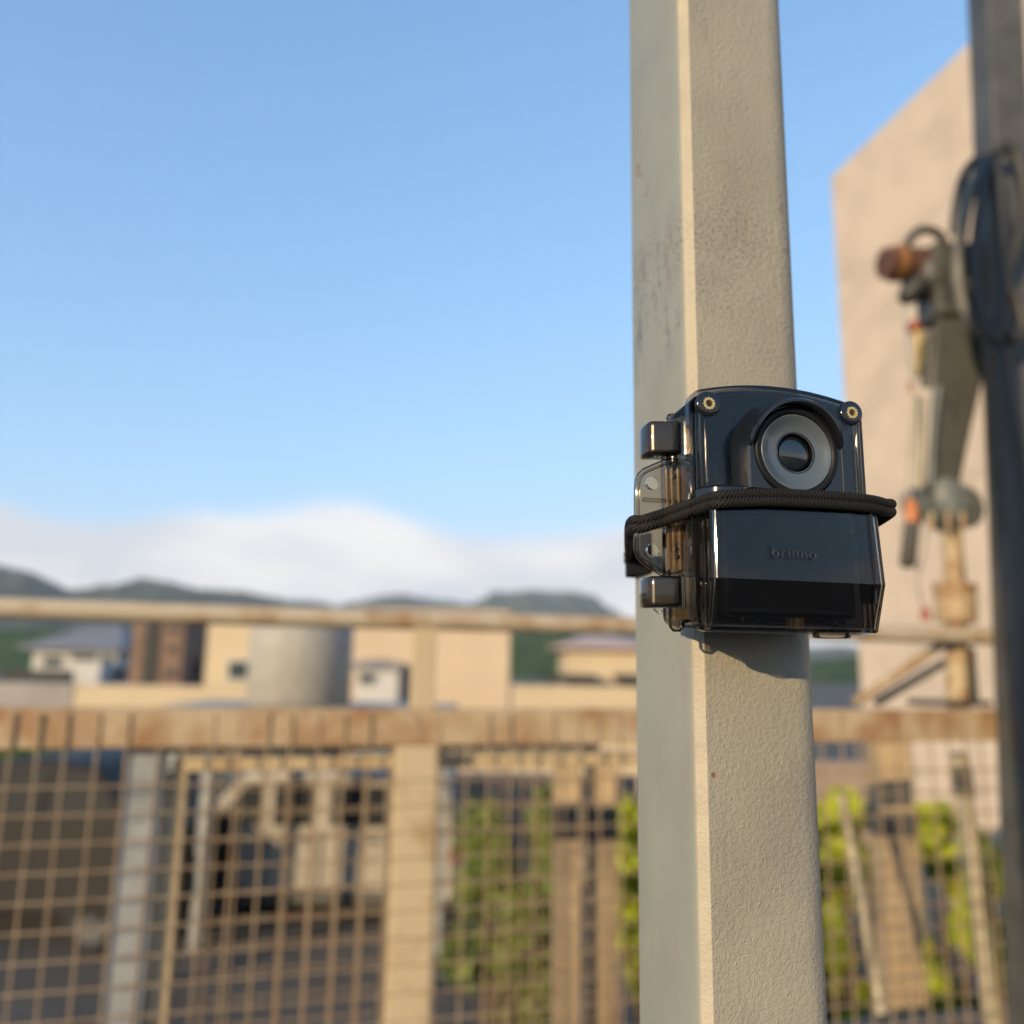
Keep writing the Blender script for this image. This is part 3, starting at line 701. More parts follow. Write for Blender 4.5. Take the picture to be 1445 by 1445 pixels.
bollard(1228, 1272, 1046, 1141, 1178, 3.5, 'tan square post with dark band behind the mesh below the tan building')
# pale rods leaning behind the mesh at right
def rod(name, pa, pb, r, m, label, cat, grp=None):
    a = Vector(pa); b_ = Vector(pb); bm = bmesh.new(); n_ = 6
    tube_bm(bm, [a.lerp(b_, k / n_) for k in range(n_ + 1)], r, 12); o = link(name, bm_mesh(bm), m, None, True); return tag(o, label, cat, grp)
m_cream = mat('cream_pipe', (.36, .31, .21), .5, vary=.25, vscale=9)
a = at(1354, 1062, 2.72); b_ = at(1380, 1270, 2.66)
st_ = empty('leaning_pipe', b_); 
def spart(name, p, q_, r, m): 
    bm = bmesh.new(); tube_bm(bm, [p - b_, q_ - b_], r, 14); return link(name, bm_mesh(bm), m, st_, True)
d_ = (b_ - a); spart('pipe', a, b_ + d_ * 1.2, .026, m_cream); spart('band_piece', a + d_ * .1, a + d_ * .31, .031, m_dark)
tag(st_, 'pale pipe, dark-sleeved near the top, leaning behind the mesh at far right', 'pipe')
a = at(1188, 1120, 2.9); b_ = at(1216, 1275, 2.8)
rod('diagonal_stake', a, b_ + (b_ - a) * .9, .016, m_cream, 'thin pale stake leaning among the yellow-green shrub right of the camera post', 'stake')

# ------------------------------------------------------------------ tan concrete building at right
m_conc = mat('warm_concrete', (.54, .455, .375), .85, spec=.2, vary=.14, vscale=2.2, bump=.15, bscale=14, bdist=.01)
CN = at(1172, 250, 8.0); wd = Vector((.209, -1, 0)).normalized(); wn = Vector((-wd.y, wd.x, 0)) * -1   # wn points to the camera's left
wn = Vector((-1, -.209, 0)).normalized()
bld = empty('concrete_building', (CN.x, CN.y, YARD)); TOPZ = CN.z - YARD; LEN = 7.2; DEP = 5.0
def bpt(u, d, z): return wd * u - wn * d + Vector((0, 0, z))
def bbox(name, u0, u1, d0, d1, z0, z1, m, parent, bev=.01):
    bm = bmesh.new(); box_bm(bm, (u0, d0, z0), (u1, d1, z1), bev, 1)
    for v in bm.verts: v.co = bpt(*v.co)
    return link(name, bm_mesh(bm), m, parent)
bbox('core', .02, LEN - .02, .03, DEP, 0, TOPZ - .03, m_conc, bld)
PH, PW = 1.22, 1.79
nz = int(TOPZ / PH) + 1
for i in range(nz):
    for j in range(4):
        z1 = TOPZ - i * PH; z0 = max(0, z1 - PH + .003)
        if z1 - z0 < .05: continue
        bbox('wall_panel', j * PW + .003, (j + 1) * PW - .003, random.uniform(0, .002), .03, z0, z1, m_conc, bld, .003)
bbox('parapet_cap', -.0, LEN, .0301, DEP, TOPZ - .03, TOPZ, m_conc, bld, .004)
tag(bld, 'tall plain tan concrete building at right behind the hoist', 'building')

# ------------------------------------------------------------------ dark steel post with davit hoist and hoses
m_steel = mat('dark_grey_steel', (.080, .080, .074), .55, vary=.35, vscale=6)
m_olive = mat('grey_olive_steel', (.062, .062, .052), .55, vary=.45, vscale=9)
m_blue = mat('grey_blue_steel', (.12, .135, .13), .5, vary=.4, vscale=12)
m_rustc = mat('rust_brown', (.12, .05, .025), .7, color2=(.045, .022, .014), vscale=30)
m_oran = mat('orange_plastic', (.42, .14, .035), .45)
m_red = mat('red_plastic', (.25, .055, .025), .45)
m_rub = mat('black_rubber', (.028, .028, .026), .55, bump=.2, bscale=200)
m_pale = rusty('pale_yellow_steel', (.40, .32, .20), (.27, .16, .08), .42, .60, 14)
HY = 2.62
PY = 2.46; p0 = at(1412, 181, PY); p1 = at(1462, 1264, PY); ax = (p0 - p1).normalized()
sp_ = empty('dark_steel_post', (p1.x, p1.y, 0))
bm = bmesh.new(); pa = p1 - ax * (p1.z / ax.z); pb = p1 + ax * ((7.0 - p1.z) / ax.z)
A = [bm.verts.new(pa + Vector((sx * .062, sy * .062, 0)) - sp_.location) for sx, sy in ((-1, -1), (1, -1), (1, 1), (-1, 1))]
B = [bm.verts.new(pb + Vector((sx * .062, sy * .062, 0)) - sp_.location) for sx, sy in ((-1, -1), (1, -1), (1, 1), (-1, 1))]
bm.faces.new(A); bm.faces.new(B)
for k in range(4): bm.faces.new((A[k], A[(k + 1) % 4], B[(k + 1) % 4], B[k]))
bevel_mod(link('shaft', bm_mesh(bm), m_steel, sp_), .008)
box('base_plate', (-.12, -.12, 0), (.12, .12, .012), m_steel, sp_, .003)
hb = at(1392, 232, PY - .1); bm = bmesh.new(); tube_bm(bm, [hb - sp_.location + Vector((.02, .1, .01)), hb - sp_.location + Vector((0, -.02, 0)), hb - sp_.location + Vector((0, -.05, .03))], .008, 10); link('hose_hook', bm_mesh(bm), m_steel, sp_, True)
tag(sp_, 'dark grey steel post at the right edge with hoses hung on it', 'post')

hoist = empty('davit_hoist', at(1350, 990, HY)); HO_ = hoist.location.copy()
def hp(px, py, dY=0.0): return at(px, py, HY + dY) - HO_
def htube(name, pts, r, m, seg=16, parent=None):
    bm = bmesh.new(); tube_bm(bm, pts, r, seg); return link(name, bm_mesh(bm), m, parent or hoist, True)
u = mpp(HY)
htube('lower_mast', [hp(1352, 1000), hp(1350, 905), hp(1347, 822)], 14.5 * u, m_pale)
htube('socket', [hp(1349, 878), hp(1347, 826)], 27 * u, m_pale, 20)
htube('socket_lip', [hp(1347, 829), hp(1347, 824)], 29 * u, m_pale, 20)
htube('upper_mast', [hp(1347, 826), hp(1343, 742)], 13 * u, m_pale)
htube('mast_side_rod', [hp(1360, 826, -.01), hp(1352, 745, -.01)], 4 * u, m_steel, 8)
bm = bmesh.new(); c = hp(1343, 992); box_bm(bm, (c.x - .12, c.y - .05, c.z - .008), (c.x + .10, c.y + .05, c.z + .010), .004); link('foot_plate', bm_mesh(bm), m_olive, hoist)
bm = bmesh.new(); c = hp(1364, 950, .03); box_bm(bm, (c.x - .024, c.y - .02, c.z - .085), (c.x + .024, c.y + .02, c.z + .08), .004); link('back_plate', bm_mesh(bm), m_olive, hoist)
htube('brace', [hp(1334, 906, -.02), hp(1206, 992, -.03)], 6.5 * u, m_pale, 12)
htube('brace', [hp(1334, 934, .03), hp(1236, 992, .04)], 6 * u, m_olive, 12)
# lower knuckle with two side discs
kn = htube('knuckle', [hp(1320, 676), hp(1330, 700), hp(1340, 732), hp(1343, 750)], [22 * u, 34 * u, 27 * u, 15 * u], m_blue, 20)
for px, py, r_, dy in ((1358, 716, 30, -.045), (1300, 712, 26, -.02)):
    c = hp(px, py, dy); lathe('knuckle_disc', c, (.25, -1, 0), [(-.03, 0), (-.03, r_ * u * .86), (-.022, r_ * u), (.018, r_ * u), (.026, r_ * u * .86), (.026, r_ * u * .35), (.034, r_ * u * .3), (.034, 0)], m_blue, hoist, 28)
for px in (1314, 1338, 1358): htube('stud', [hp(px, 722, -.08), hp(px + 1, 748, -.08)], 3.4 * u, m_pale, 8)
# tapering box arm between knuckle and winch
bm = bmesh.new()
def quad_ring(pl, pr, d0, d1): return [bm.verts.new(hp(pl[0], pl[1], d0)), bm.verts.new(hp(pr[0], pr[1], d0)), bm.verts.new(hp(pr[0], pr[1], d1)), bm.verts.new(hp(pl[0], pl[1], d1))]
rg = [quad_ring((1306, 690), (1352, 694), -.05, .06), quad_ring((1312, 600), (1370, 604), -.055, .06), quad_ring((1320, 470), (1402, 474), -.06, .06), quad_ring((1322, 430), (1404, 434), -.05, .05)]
for a, b_ in zip(rg[:-1], rg[1:]):
    for k in range(4): bm.faces.new((a[k], a[(k + 1) % 4], b_[(k + 1) % 4], b_[k]))
bm.faces.new(rg[0]); bm.faces.new(rg[-1]); bevel_mod(link('arm', bm_mesh(bm), m_olive, hoist), .012)
htube('tie_rod', [hp(1299, 560, -.05), hp(1300, 620, -.05), hp(1298, 690, -.04)], 6 * u, m_cream, 10)
htube('tie_rod', [hp(1326, 545, -.07), hp(1316, 620, -.07), hp(1314, 690, -.06)], 5 * u, m_blue, 10)
htube('ram', [hp(1312, 470, -.06), hp(1306, 545, -.06)], 7 * u, m_olive, 12)
# winch body, motor and gear
bm = bmesh.new(); c = hp(1336, 400); box_bm(bm, (c.x - 36 * u, c.y - .08, c.z - 66 * u), (c.x + 50 * u, c.y + .07, c.z + 52 * u), .02, 3); link('winch_body', bm_mesh(bm), m_olive, hoist)
bm = bmesh.new(); c = hp(1300, 392, -.02); lathe_bm(bm, c, (-1, -.15, 0), [(-.04, 0), (-.04, 34 * u), (.0, 36 * u), (.03, 30 * u), (.034, 0)], 24); link('gear_case', bm_mesh(bm), m_steel, hoist, True)
mo = htube('motor', [hp(1304, 374, -.03), hp(1262, 372, -.04), hp(1248, 372, -.045)], [25 * u, 25 * u, 23 * u], m_rustc, 22)
htube('motor_band', [hp(1269, 372, -.038), hp(1261, 372, -.04)], 27.5 * u, mat('rust_orange', (.28, .13, .04), .7), 22, mo)
htube('brake_unit', [hp(1300, 398, -.05), hp(1280, 418, -.05), hp(1272, 424, -.05)], [17 * u, 15 * u, 7 * u], m_rub, 16)
htube('power_lead', catmull([hp(1279, 358, -.04), hp(1283, 338, -.045), hp(1303, 324, -.045), hp(1326, 332, -.04), hp(1338, 356, -.03)], 8), 6.5 * u, m_rub, 10)
htube('red_coupling', [hp(1290, 455, -.05), hp(1290, 468, -.05)], 9.5 * u, m_red, 12)
htube('chain_guide', [hp(1294, 468, -.05), hp(1297, 500, -.05), hp(1293, 530, -.05)], 7 * u, mat('dull_brass', (.42, .30, .10), .5, metal=.4), 10)
htube('wire_rope', [hp(1275, 430, -.06), hp(1282, 500, -.06), hp(1288, 548, -.06)], 1.6 * u, m_galv, 6)
htube('rope_end', [hp(1285, 540, -.06), hp(1288, 554, -.06)], 4 * u, m_red, 8)
tag(hoist, 'grey davit hoist with rusty brown motor clamped on the railing before the tan building', 'hoist')
# control handle hanging from the hoist
pen = empty('pendant_handle', at(1283, 800, HY - .12)); PO = pen.location.copy(); uq = mpp(HY - .12)
def pp(px, py): return at(px, py, HY - .12) - PO
def ptube(name, pts, r, m, seg=14): bm = bmesh.new(); tube_bm(bm, pts, r, seg); return link(name, bm_mesh(bm), m, pen, True)
ptube('grip', [pp(1281, 801), pp(1281, 796), pp(1287, 738)], [8 * uq, 11.5 * uq, 10.5 * uq], mat('grip_rubber', (.045, .043, .036), .6))
ptube('collar', [pp(1287, 738), pp(1286, 716), pp(1284, 704)], [10 * uq, 9.5 * uq, 5 * uq], m_oran)
ptube('cord', [pp(1284, 706), pp(1281, 680), pp(1286, 600), pp(1290, 540), pp(1292, 470)], 2.2 * uq, m_cream, 8)
tag(pen, 'dark control handle with orange collar hanging from the hoist', 'handle')
pl = empty('signal_cable', at(1305, 874, HY - .09)); PO2 = pl.location.copy()
def pq(px, py): return at(px, py, HY - .09) - PO2
bm = bmesh.new(); tube_bm(bm, catmull([pq(1306, 730), pq(1306, 770), pq(1296, 810), pq(1298, 840), pq(1305, 862)], 6), 2.0 * u, 8); link('cable', bm_mesh(bm), mat('grey_cable', (.30, .27, .22), .6), pl, True)
bm = bmesh.new(); tube_bm(bm, [pq(1304, 856), pq(1306, 864), pq(1307, 876)], [3 * u, 6 * u, 6 * u], 10); link('plug', bm_mesh(bm), m_red, pl, True)
tag(pl, 'thin grey cable with red plug dangling below the hoist over the top rail', 'cable')
# hoses
m_hose = mat('grey_hose', (.17, .155, .12), .6, vary=.4, vscale=12)
def hose(label, pts, r, m, closed=False):
    P_ = [at(px, py, HY - .15 + dy) for px, py, dy in pts]; o0 = P_[0].copy(); bm = bmesh.new()
    tube_bm(bm, [p - o0 for p in catmull(P_, 10, closed)], r * u, 12, closed); o = link('hose', bm_mesh(bm), m, None, True); o.location = o0
    return tag(o, label, 'hose', 'hoses on the dark post')
hose('black hose looping high over the hook beside the hoist arm', [(1346, 330, -.10), (1350, 290, -.12), (1362, 245, -.13), (1386, 222, -.14), (1408, 236, -.13), (1414, 300, -.13), (1408, 380, -.14), (1400, 430, -.13)], 6.5, m_rub)
hose('thick grey hose hanging in a long loop nearest the winch body', [(1396, 228, -.16), (1372, 262, -.17), (1356, 330, -.17), (1354, 400, -.17), (1370, 452, -.17), (1396, 470, -.17), (1408, 420, -.17), (1404, 320, -.17), (1402, 258, -.17)], 8, m_hose, True)
hose('dark hose hanging in a narrow loop against the dark steel post', [(1398, 224, -.20), (1384, 280, -.21), (1376, 360, -.21), (1384, 430, -.21), (1402, 480, -.21), (1412, 440, -.21), (1414, 340, -.21), (1410, 260, -.21)], 6.5, m_rub, True)
hose('black hose drooping in a loop beyond the post at the right edge', [(1402, 220, -.14), (1418, 206, -.15), (1438, 228, -.15), (1446, 300, -.15), (1420, 380, -.16), (1418, 400, -.16), (1438, 430, -.16), (1444, 462, -.16), (1430, 478, -.16), (1414, 470, -.16)], 9, m_rub)
hose('long black hose running down the dark post past the railing', [(1408, 440, -.15), (1416, 520, -.15), (1430, 600, -.15), (1446, 680, -.15), (1452, 760, -.15), (1456, 900, -.15), (1462, 1100, -.15)], 9, m_rub)

# ------------------------------------------------------------------ things beyond the railing
m_cyl = mat('tank_grey', (.34, .325, .29), .7, vary=.18, vscale=12)
TY = 9.0; zs1 = at(430, 994, TY).z; zs0 = at(430, 1034, TY).z
cp = empty('carport', (at(430, 994, TY).x, TY, YARD)); X0 = at(262, 994, TY).x - cp.location.x; X1 = at(640, 994, TY).x - cp.location.x
box('roof_slab', (X0, -.7, zs0 - YARD), (X1, .72, zs1 - YARD), m_cyl, cp, .02)
for xx in (X0 + .12, X1 - .15):
    for yy in (-.5, .55): box('leg', (xx - .06, yy - .06, 0), (xx + .06, yy + .06, zs0 - YARD), m_galv, cp, .01)
tag(cp, 'flat grey carport roof carrying the round tank above the cream van', 'carport')
c = at(421, 994, TY); r_ = 70 * mpp(TY); ht = at(421, 866, TY).z - zs1; e = empty('round_tank', (c.x, TY, zs1))
lathe('drum', (0, 0, 0), (0, 0, 1), [(0, 0), (0, r_ - .02), (.02, r_), (ht - .06, r_), (ht - .02, r_ - .04), (ht - .02, 0)], m_cyl, e, 64)
lathe('lid', (0, 0, ht - .019), (0, 0, 1), [(0, r_ - .03), (.02, r_ - .05), (.05, .25), (.05, 0)], m_cyl, e, 48)
tag(e, 'thick grey round tank standing behind the top rail', 'tank')

m_creamw = mat('cream_render', (.52, .42, .28), .85, vary=.1, vscale=.5)
m_peach = mat('peach_render', (.52, .41, .29), .85, vary=.08, vscale=.5)
m_win = mat('dark_window', (.035, .05, .055), .12, spec=.6)
m_tile = mat('grey_roof_tile', (.20, .20, .215), .7, vary=.25, vscale=1.5)
m_white = mat('white_render', (.48, .47, .45), .8, vary=.12, vscale=.6)
m_brick = mat('brown_brick', (.205, .13, .09), .85, vary=.25, vscale=1.2)
m_pink = mat('pink_roof', (.50, .36, .31), .8, vary=.15, vscale=1)
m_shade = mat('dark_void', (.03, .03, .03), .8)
def rect(px0, py0, px1, py1, Y):
    a = at(px0, py0, Y); b_ = at(px1, py1, Y); return a.x, b_.x, b_.z, a.z
def house_block(name, px0, ytop, px1, Y, depth, m, label, cat, windows=(), roof=None, wm=None):
    x0, x1, _, zt = rect(px0, ytop, px1, ytop + 1, Y)
    e = empty(name, ((x0 + x1) / 2, Y, YARD)); w = (x1 - x0) / 2; h = zt - YARD
    box('wall', (-w, 0, 0), (w, depth, h), m, e)
    for (a0, b0, a1, b1) in windows:
        X0, X1, Z0, Z1 = rect(a0, b0, a1, b1, Y); cx = (x0 + x1) / 2
        wi = box('window', (X0 - cx, -.06, Z0 - YARD), (X1 - cx, -.01, Z1 - YARD), wm or m_white, e)
        g_ = .12 * min(X1 - X0, Z1 - Z0)
        box('pane', (X0 - cx + g_, -.075, Z0 - YARD + g_), (X1 - cx - g_, -.055, Z1 - YARD - g_), m_win, wi)
    if roof:
        mroof, rh, ov = roof; bm = bmesh.new()
        pts_ = [(-w - ov, -ov, h), (w + ov, -ov, h), (w + ov, depth + ov, h), (-w - ov, depth + ov, h)]
        low = [bm.verts.new(p) for p in pts_]; eav = [bm.verts.new((p[0], p[1], h + .15)) for p in pts_]
        i_ = min(w * .6, depth * .5); rd = [bm.verts.new((-w + i_, depth / 2, h + rh)), bm.verts.new((w - i_, depth / 2, h + rh))]
        bm.faces.new(low)
        for k in range(4): bm.faces.new((low[k], low[(k + 1) % 4], eav[(k + 1) % 4], eav[k]))
        bm.faces.new((eav[0], eav[1], rd[1], rd[0])); bm.faces.new((eav[1], eav[2], rd[1])); bm.faces.new((eav[2], eav[3], rd[0], rd[1])); bm.faces.new((eav[3], eav[0], rd[0]))
        link('roof', bm_mesh(bm), mroof, e)
    return tag(e, label, cat), e
# cream annexe and its low parapet wall
house_block('cream_annexe', 296, 862, 372, 24, 6, m_creamw, 'cream building with a small square window left of the round column', 'building', [(321, 929, 353, 962)])
house_block('parapet_wall', 106, 966, 352, 21, .5, m_creamw, 'low sunlit cream wall left of the round column', 'wall')
house_block('roadside_wall', -60, 962, 104, 23, .5, mat('grey_render', (.30, .28, .26), .85, vary=.2, vscale=.6), 'low grey wall at the far left below the grey house', 'wall')
house_block('peach_building', 500, 858, 720, 22, 8, m_peach, 'plain peach building right of the round column behind the railing post', 'building', [(505, 932, 532, 962)])
house_block('parapet_wall', 722, 967, 1010, 20.5, .5, m_creamw, 'low sunlit cream wall between peach building and camera post', 'wall')
_, hs = house_block('villa', 800, 915, 905, 48, 8, m_creamw, 'cream villa with pinkish hipped roof behind the low wall', 'house', [], (m_pink, .9, .7), m_white)
X0, X1, Z0, Z1 = rect(790, 951, 838, 964, 48); cx_ = hs.location.x
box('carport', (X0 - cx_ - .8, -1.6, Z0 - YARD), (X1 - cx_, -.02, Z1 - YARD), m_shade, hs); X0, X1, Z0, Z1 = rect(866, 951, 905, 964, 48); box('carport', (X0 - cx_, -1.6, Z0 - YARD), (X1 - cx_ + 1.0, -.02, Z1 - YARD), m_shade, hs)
_, hs = house_block('grey_house', 48, 916, 165, 70, 10, m_white, 'pale house with grey hipped roof at the left below the hills', 'house', [(100, 922, 138, 934), (60, 924, 90, 944), (142, 922, 160, 940)], (m_tile, 2.2, .9))
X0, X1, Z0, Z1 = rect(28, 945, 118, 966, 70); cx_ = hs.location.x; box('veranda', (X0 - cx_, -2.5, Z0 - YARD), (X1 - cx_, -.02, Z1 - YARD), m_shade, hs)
X0, X1, Z0, Z1 = rect(120, 935, 152, 962, 68); box('porch', (X0 - cx_, -3.5, 0), (X1 - cx_, -.02, Z1 - YARD), m_white, hs)
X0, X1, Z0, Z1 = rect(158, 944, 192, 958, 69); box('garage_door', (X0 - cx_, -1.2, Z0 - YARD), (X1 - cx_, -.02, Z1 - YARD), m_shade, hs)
_, hs = house_block('brick_building', 190, 868, 262, 44, 9, m_brick, 'brown brick building with dark windows left of the cream annexe', 'building', [(236, 884, 254, 894), (236, 909, 250, 922), (233, 943, 248, 957)], None, m_brick)
cx_ = hs.location.x
X0, X1, Z0, Z1 = rect(208, 868, 221, 962, 44); box('stair_recess', (X0 - cx_, -.08, 0), (X1 - cx_, -.01, Z1 - YARD - .1), m_shade, hs)
house_block('brick_annexe', 258, 925, 292, 46, 9, m_brick, 'low brown brick annexe beside the brick building', 'building', [(270, 934, 288, 958)], None, m_tile)
# rooftop clutter: pale shed in front of the peach building
_, hs = house_block('white_shed', 503, 944, 562, 21.2, .7, m_white, 'small white shed roofed in grey in front of the peach building', 'shed', [(506, 948, 530, 966)], (m_tile, .25, .1))

# ------------------------------------------------------------------ vehicles parked below
def extrude_profile(name, prof_, y0, y1, m, parent, bev=.05, tuck=0.0, ztuck=0.0):
    bm = bmesh.new()
    rows = []
    for y, s_ in ((y0, 1), (y0 * .5 + y1 * .5, 0), (y1, 1)):
        rows.append([bm.verts.new((x, y + (tuck * max(0, z - ztuck) * (1 if y < (y0 + y1) / 2 else -1) if s_ else 0), z)) for x, z in prof_])
    n_ = len(prof_)
    for a, b_ in zip(rows[:-1], rows[1:]):
        for k in range(n_): bm.faces.new((a[k], a[(k + 1) % n_], b_[(k + 1) % n_], b_[k]))
    bm.faces.new(rows[0]); bm.faces.new(rows[-1])
    o = link(name, bm_mesh(bm), m, parent); bevel_mod(o, bev, 2); autosmooth(o, 40); return o
m_tyre = mat('tyre', (.02, .02, .02), .85); m_rim = mat('alloy', (.10, .10, .10), .65, spec=.2)
m_carblk = mat('black_car_paint', (.020, .018, .017), .5, spec=.18); m_glass = mat('car_glass', (.014, .016, .018), .5, spec=.12)
m_van = mat('cream_car_paint', (.36, .32, .26), .45, spec=.4, vary=.2, vscale=3); m_lamp = mat('lamp_glass', (.16, .16, .155), .4, spec=.2); m_tail = mat('tail_lamp', (.35, .02, .015), .2)
def vehicle(name, loc, rz, L_, W_, prof_, wins, wheels, paint, label, cat, tuck, belt, lights):
    e = empty(name, loc, rz); extrude_profile('body', prof_, -W_ / 2, W_ / 2, paint, e, .05, tuck, belt)
    for side in (-1, 1):
        for w_ in wins:
            bm = bmesh.new(); lo_ = [bm.verts.new((x, side * (W_ / 2 - tuck * max(0, z - belt) - .02), z)) for x, z in w_]; hi_ = [bm.verts.new((x, side * (W_ / 2 - tuck * max(0, z - belt) + .006), z)) for x, z in w_]
            n_ = len(w_); bm.faces.new(lo_); bm.faces.new(hi_)
            for k in range(n_): bm.faces.new((lo_[k], lo_[(k + 1) % n_], hi_[(k + 1) % n_], hi_[k]))
            link('side_window', bm_mesh(bm), m_glass, e)
        for wx, wr in wheels:
            ty = lathe('wheel', (wx, side * (W_ / 2 - .2), wr), (0, side, 0), [(0, wr * .5), (0, wr * .9), (.03, wr), (.19, wr), (.215, wr * .9), (.215, wr * .66), (.19, wr * .62)], m_tyre, e, 28)
            lathe('rim', (wx, side * (W_ / 2 - .2), wr), (0, side, 0), [(.17, wr * .64), (.20, wr * .62), (.20, wr * .5), (.185, wr * .2), (.205, wr * .16), (.205, 0)], m_rim, ty, 20)
        for (lx_, lz_, ml) in lights:
            box('lamp', (lx_ - .05, side * W_ / 2 - .17 * (side > 0) - .0 + (-.01 if side > 0 else 0), lz_ - .07), (lx_ + .05, side * W_ / 2 + .17 * (side < 0) + .01 * (side > 0), lz_ + .07), ml, e, .02)
        box('mirror', (prof_mx[0] - .06, side * (W_ / 2 + .02) if side > 0 else -W_ / 2 - .2, prof_mx[1]), (prof_mx[0] + .06, W_ / 2 + .2 if side > 0 else -W_ / 2 - .02, prof_mx[1] + .14), paint, e, .03)
    return tag(e, label, cat)
# black car at the left: nose out of frame
Yc = 9.6; rc = at(95, 1072, Yc); hh = rc.z - YARD
prof_mx = (.85, 1.02 * hh / 1.5)
k_ = hh / 1.5
pc = [(-2.15, .35), (-2.2, .62), (-2.12, .98), (-1.75, 1.02), (-1.15, 1.44), (-.4, 1.5), (.35, 1.45), (1.15, 1.0), (1.95, .86), (2.2, .66), (2.22, .36), (1.8, .24), (-1.8, .24)]
pc = [(x, z * k_) for x, z in pc]
wc = [[(-1.55, 1.03), (-1.12, 1.37), (-.62, 1.41), (-.62, 1.02)], [(-.55, 1.02), (-.55, 1.41), (.22, 1.40), (.32, 1.36), (.92, 1.02)]]
wc = [[(x, z * k_) for x, z in w] for w in wc]
vehicle('black_car', (rc.x - .55, Yc + .9, YARD), rad(167), 4.4, 1.75, pc, wc, [(-1.35, .33), (1.35, .33)], m_carblk, 'black car parked behind the mesh at the far left', 'car', .22, 1.0 * k_, [(2.12, .70 * k_, m_lamp), (-2.12, .8 * k_, m_tail)])
# cream van seen from the side
Yv = 10.5; rv = at(430, 1088, Yv); hh = rv.z - YARD; k_ = hh / 1.85
prof_mx = (1.25, 1.1 * k_)
pv = [(-1.72, .3), (-1.75, .75), (-1.70, 1.15), (-1.58, 1.78), (-1.3, 1.85), (.75, 1.85), (1.0, 1.78), (1.52, 1.12), (1.72, .95), (1.78, .5), (1.74, .28), (1.4, .22), (-1.4, .22)]
pv = [(x, z * k_) for x, z in pv]
wv_ = [[(-1.5, 1.18), (-1.4, 1.66), (-.95, 1.68), (-.95, 1.18)], [(-.82, 1.18), (-.82, 1.68), (-.15, 1.68), (-.15, 1.18)], [(.05, 1.18), (.05, 1.68), (.55, 1.68), (.55, 1.18)], [(.68, 1.18), (.68, 1.68), (.9, 1.66), (1.28, 1.18)]]
wv_ = [[(x, z * k_) for x, z in w] for w in wv_]
vehicle('cream_van', (at(452, 1088, Yv).x, Yv + .75, YARD), rad(180), 3.5, 1.5, pv, wv_, [(-1.1, .29), (1.15, .29)], m_van, 'cream van parked side-on behind the mesh left of the railing post', 'van', .10, 1.1 * k_, [(1.70, .72 * k_, m_lamp), (-1.70, .85 * k_, m_tail)])
vn = bpy.data.objects['cream_van']
for sd_ in (-1, 1):
    y_ = sd_ * .758
    for x_ in (-.88, -.05, .62): box('door_seam', (x_ - .008, y_ - .012, .32 * k_), (x_ + .008, y_ + .004, 1.12 * k_), m_shade, vn)
    box('sill_trim', (-1.5, y_ - .012, .26 * k_), (1.5, y_ + .012, .40 * k_), m_dark, vn, .01)
    for x_ in (-.75, .12): box('door_handle', (x_, y_ - .01, 1.0 * k_), (x_ + .14, y_ + .03, 1.04 * k_), m_dark, vn, .008)
box('bumper', (1.66, -.74, .26 * k_), (1.84, .74, .50 * k_), m_dark, vn, .04); box('bumper', (-1.84, -.74, .26 * k_), (-1.68, .74, .50 * k_), m_dark, vn, .04)
# low garden wall between yard and shrubs
house_block('garden_wall', 622, 1092, 900, 12.5, .25, mat('pinkish_render', (.30, .235, .20), .85, vary=.2, vscale=2), 'low dull pink wall behind the green shrubs left of the camera post', 'wall')
house_block('garden_wall', 1140, 1075, 1480, 12.5, .25, MATS['pinkish_render'], 'low dull pink wall behind the yellow-green shrubs at right', 'wall')

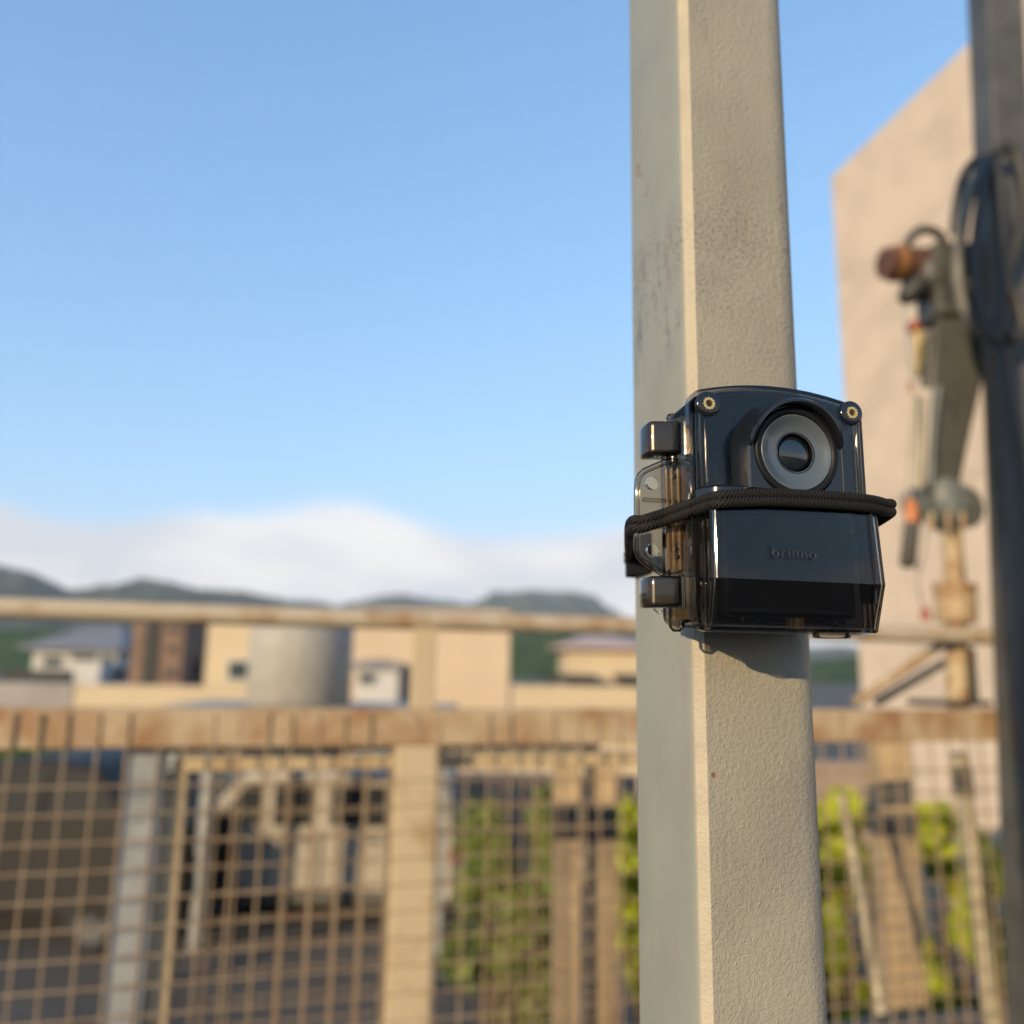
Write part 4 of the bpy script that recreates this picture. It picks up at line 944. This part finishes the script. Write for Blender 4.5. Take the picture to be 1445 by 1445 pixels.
# ------------------------------------------------------------------ shrubs
m_leaf_a = mat('olive_leaf', (.12, .16, .03), .55, spec=.3, color2=(.17, .20, .04), vscale=3)
m_leaf_b = mat('lime_leaf', (.40, .43, .03), .5, spec=.3, color2=(.22, .27, .03), vscale=4)
for mm in (m_leaf_a, m_leaf_b):
    mm.node_tree.nodes['Principled BSDF'].inputs['Subsurface Weight'].default_value = 0
m_stem = mat('bark', (.10, .07, .045), .9)
def shrub(px0, py0, px1, Y, m, label, nleaf=2600, ls=.045, dens=1.0):
    a = at(px0, py0, Y); b_ = at(px1, py0, Y); cx = (a.x + b_.x) / 2; w = (b_.x - a.x) / 2; h = a.z - YARD
    e = empty('shrub', (cx, Y, YARD)); rnd = random.Random(int(px0 * 7 + py0))
    bm = bmesh.new()
    cl = [(rnd.uniform(-1.0, 1.0) * w, rnd.uniform(-.5, .5) * w, h * rnd.uniform(.30, .90), rnd.uniform(.22, .55) * w) for _ in range(22)]
    for k in range(nleaf):
        c = rnd.choice(cl); v = Vector((rnd.gauss(0, 1), rnd.gauss(0, 1), rnd.gauss(0, 1))).normalized() * c[3] * rnd.uniform(.55, 1.08)
        p = Vector((c[0], c[1], c[2])) + Vector((v.x, v.y, v.z * 1.2))
        if p.z < .1 or p.z > h + .05: continue
        d = Vector((rnd.gauss(0, 1), rnd.gauss(0, 1), rnd.gauss(0, .7))).normalized(); s_ = d.cross(Vector((rnd.gauss(0, 1), rnd.gauss(0, 1), rnd.gauss(0, 1)))).normalized()
        l_ = ls * rnd.uniform(.7, 1.5); t_ = d.cross(s_) * l_ * .12
        q_ = [bm.verts.new(p - d * l_), bm.verts.new(p + s_ * l_ * .38 + t_), bm.verts.new(p + d * l_), bm.verts.new(p - s_ * l_ * .38 + t_)]
        bm.faces.new(q_[:3]); bm.faces.new((q_[0], q_[2], q_[3]))
    me = bpy.data.meshes.new('crown'); bm.to_mesh(me); bm.free(); link('crown', me, m, e)
    bm = bmesh.new()
    for c in cl: tube_bm(bm, [(c[0] * .15, c[1] * .15, 0), (c[0] * .5, c[1] * .5, c[2] * .5), (c[0], c[1], c[2])], [.025, .016, .006], 6)
    link('stems', bm_mesh(bm), m_stem, e, True)
    return tag(e, label, 'shrub', 'shrubs beyond the railing')
shrub(636, 1112, 786, 6.4, m_leaf_a, 'olive green shrub behind the mesh just right of the railing post', 9000, .05)
shrub(860, 1086, 1010, 5.6, m_leaf_b, 'yellow-green shrub partly hidden by the left edge of the camera post', 8000, .05)
shrub(1120, 1086, 1216, 5.8, m_leaf_b, 'yellow-green shrub between camera post and tan banded post', 6500, .05)
shrub(1262, 1102, 1375, 6.0, m_leaf_b, 'broad yellow-green shrub left of the leaning pale pipe', 8000, .05)
shrub(1368, 1116, 1470, 5.6, m_leaf_b, 'yellow-green shrub right of the leaning pale pipe', 6500, .05)
shrub(-60, 1046, 120, 18, m_leaf_a, 'dark green hedge behind the black car', 5000, .12)

# ------------------------------------------------------------------ haze
hz = box('haze', (-2850, -2850, YARD - 1.2), (2850, 2850, 330), None); struct(hz, 'stuff')
m = bpy.data.materials.new('haze_air'); m.use_nodes = True; t = m.node_tree; t.nodes.clear()
o = t.nodes.new('ShaderNodeOutputMaterial'); v = t.nodes.new('ShaderNodeVolumePrincipled')
v.inputs['Density'].default_value = 0.00020; v.inputs['Color'].default_value = (.85, .92, 1, 1)
t.links.new(v.outputs[0], o.inputs['Volume']); hz.data.materials.clear(); hz.data.materials.append(m)
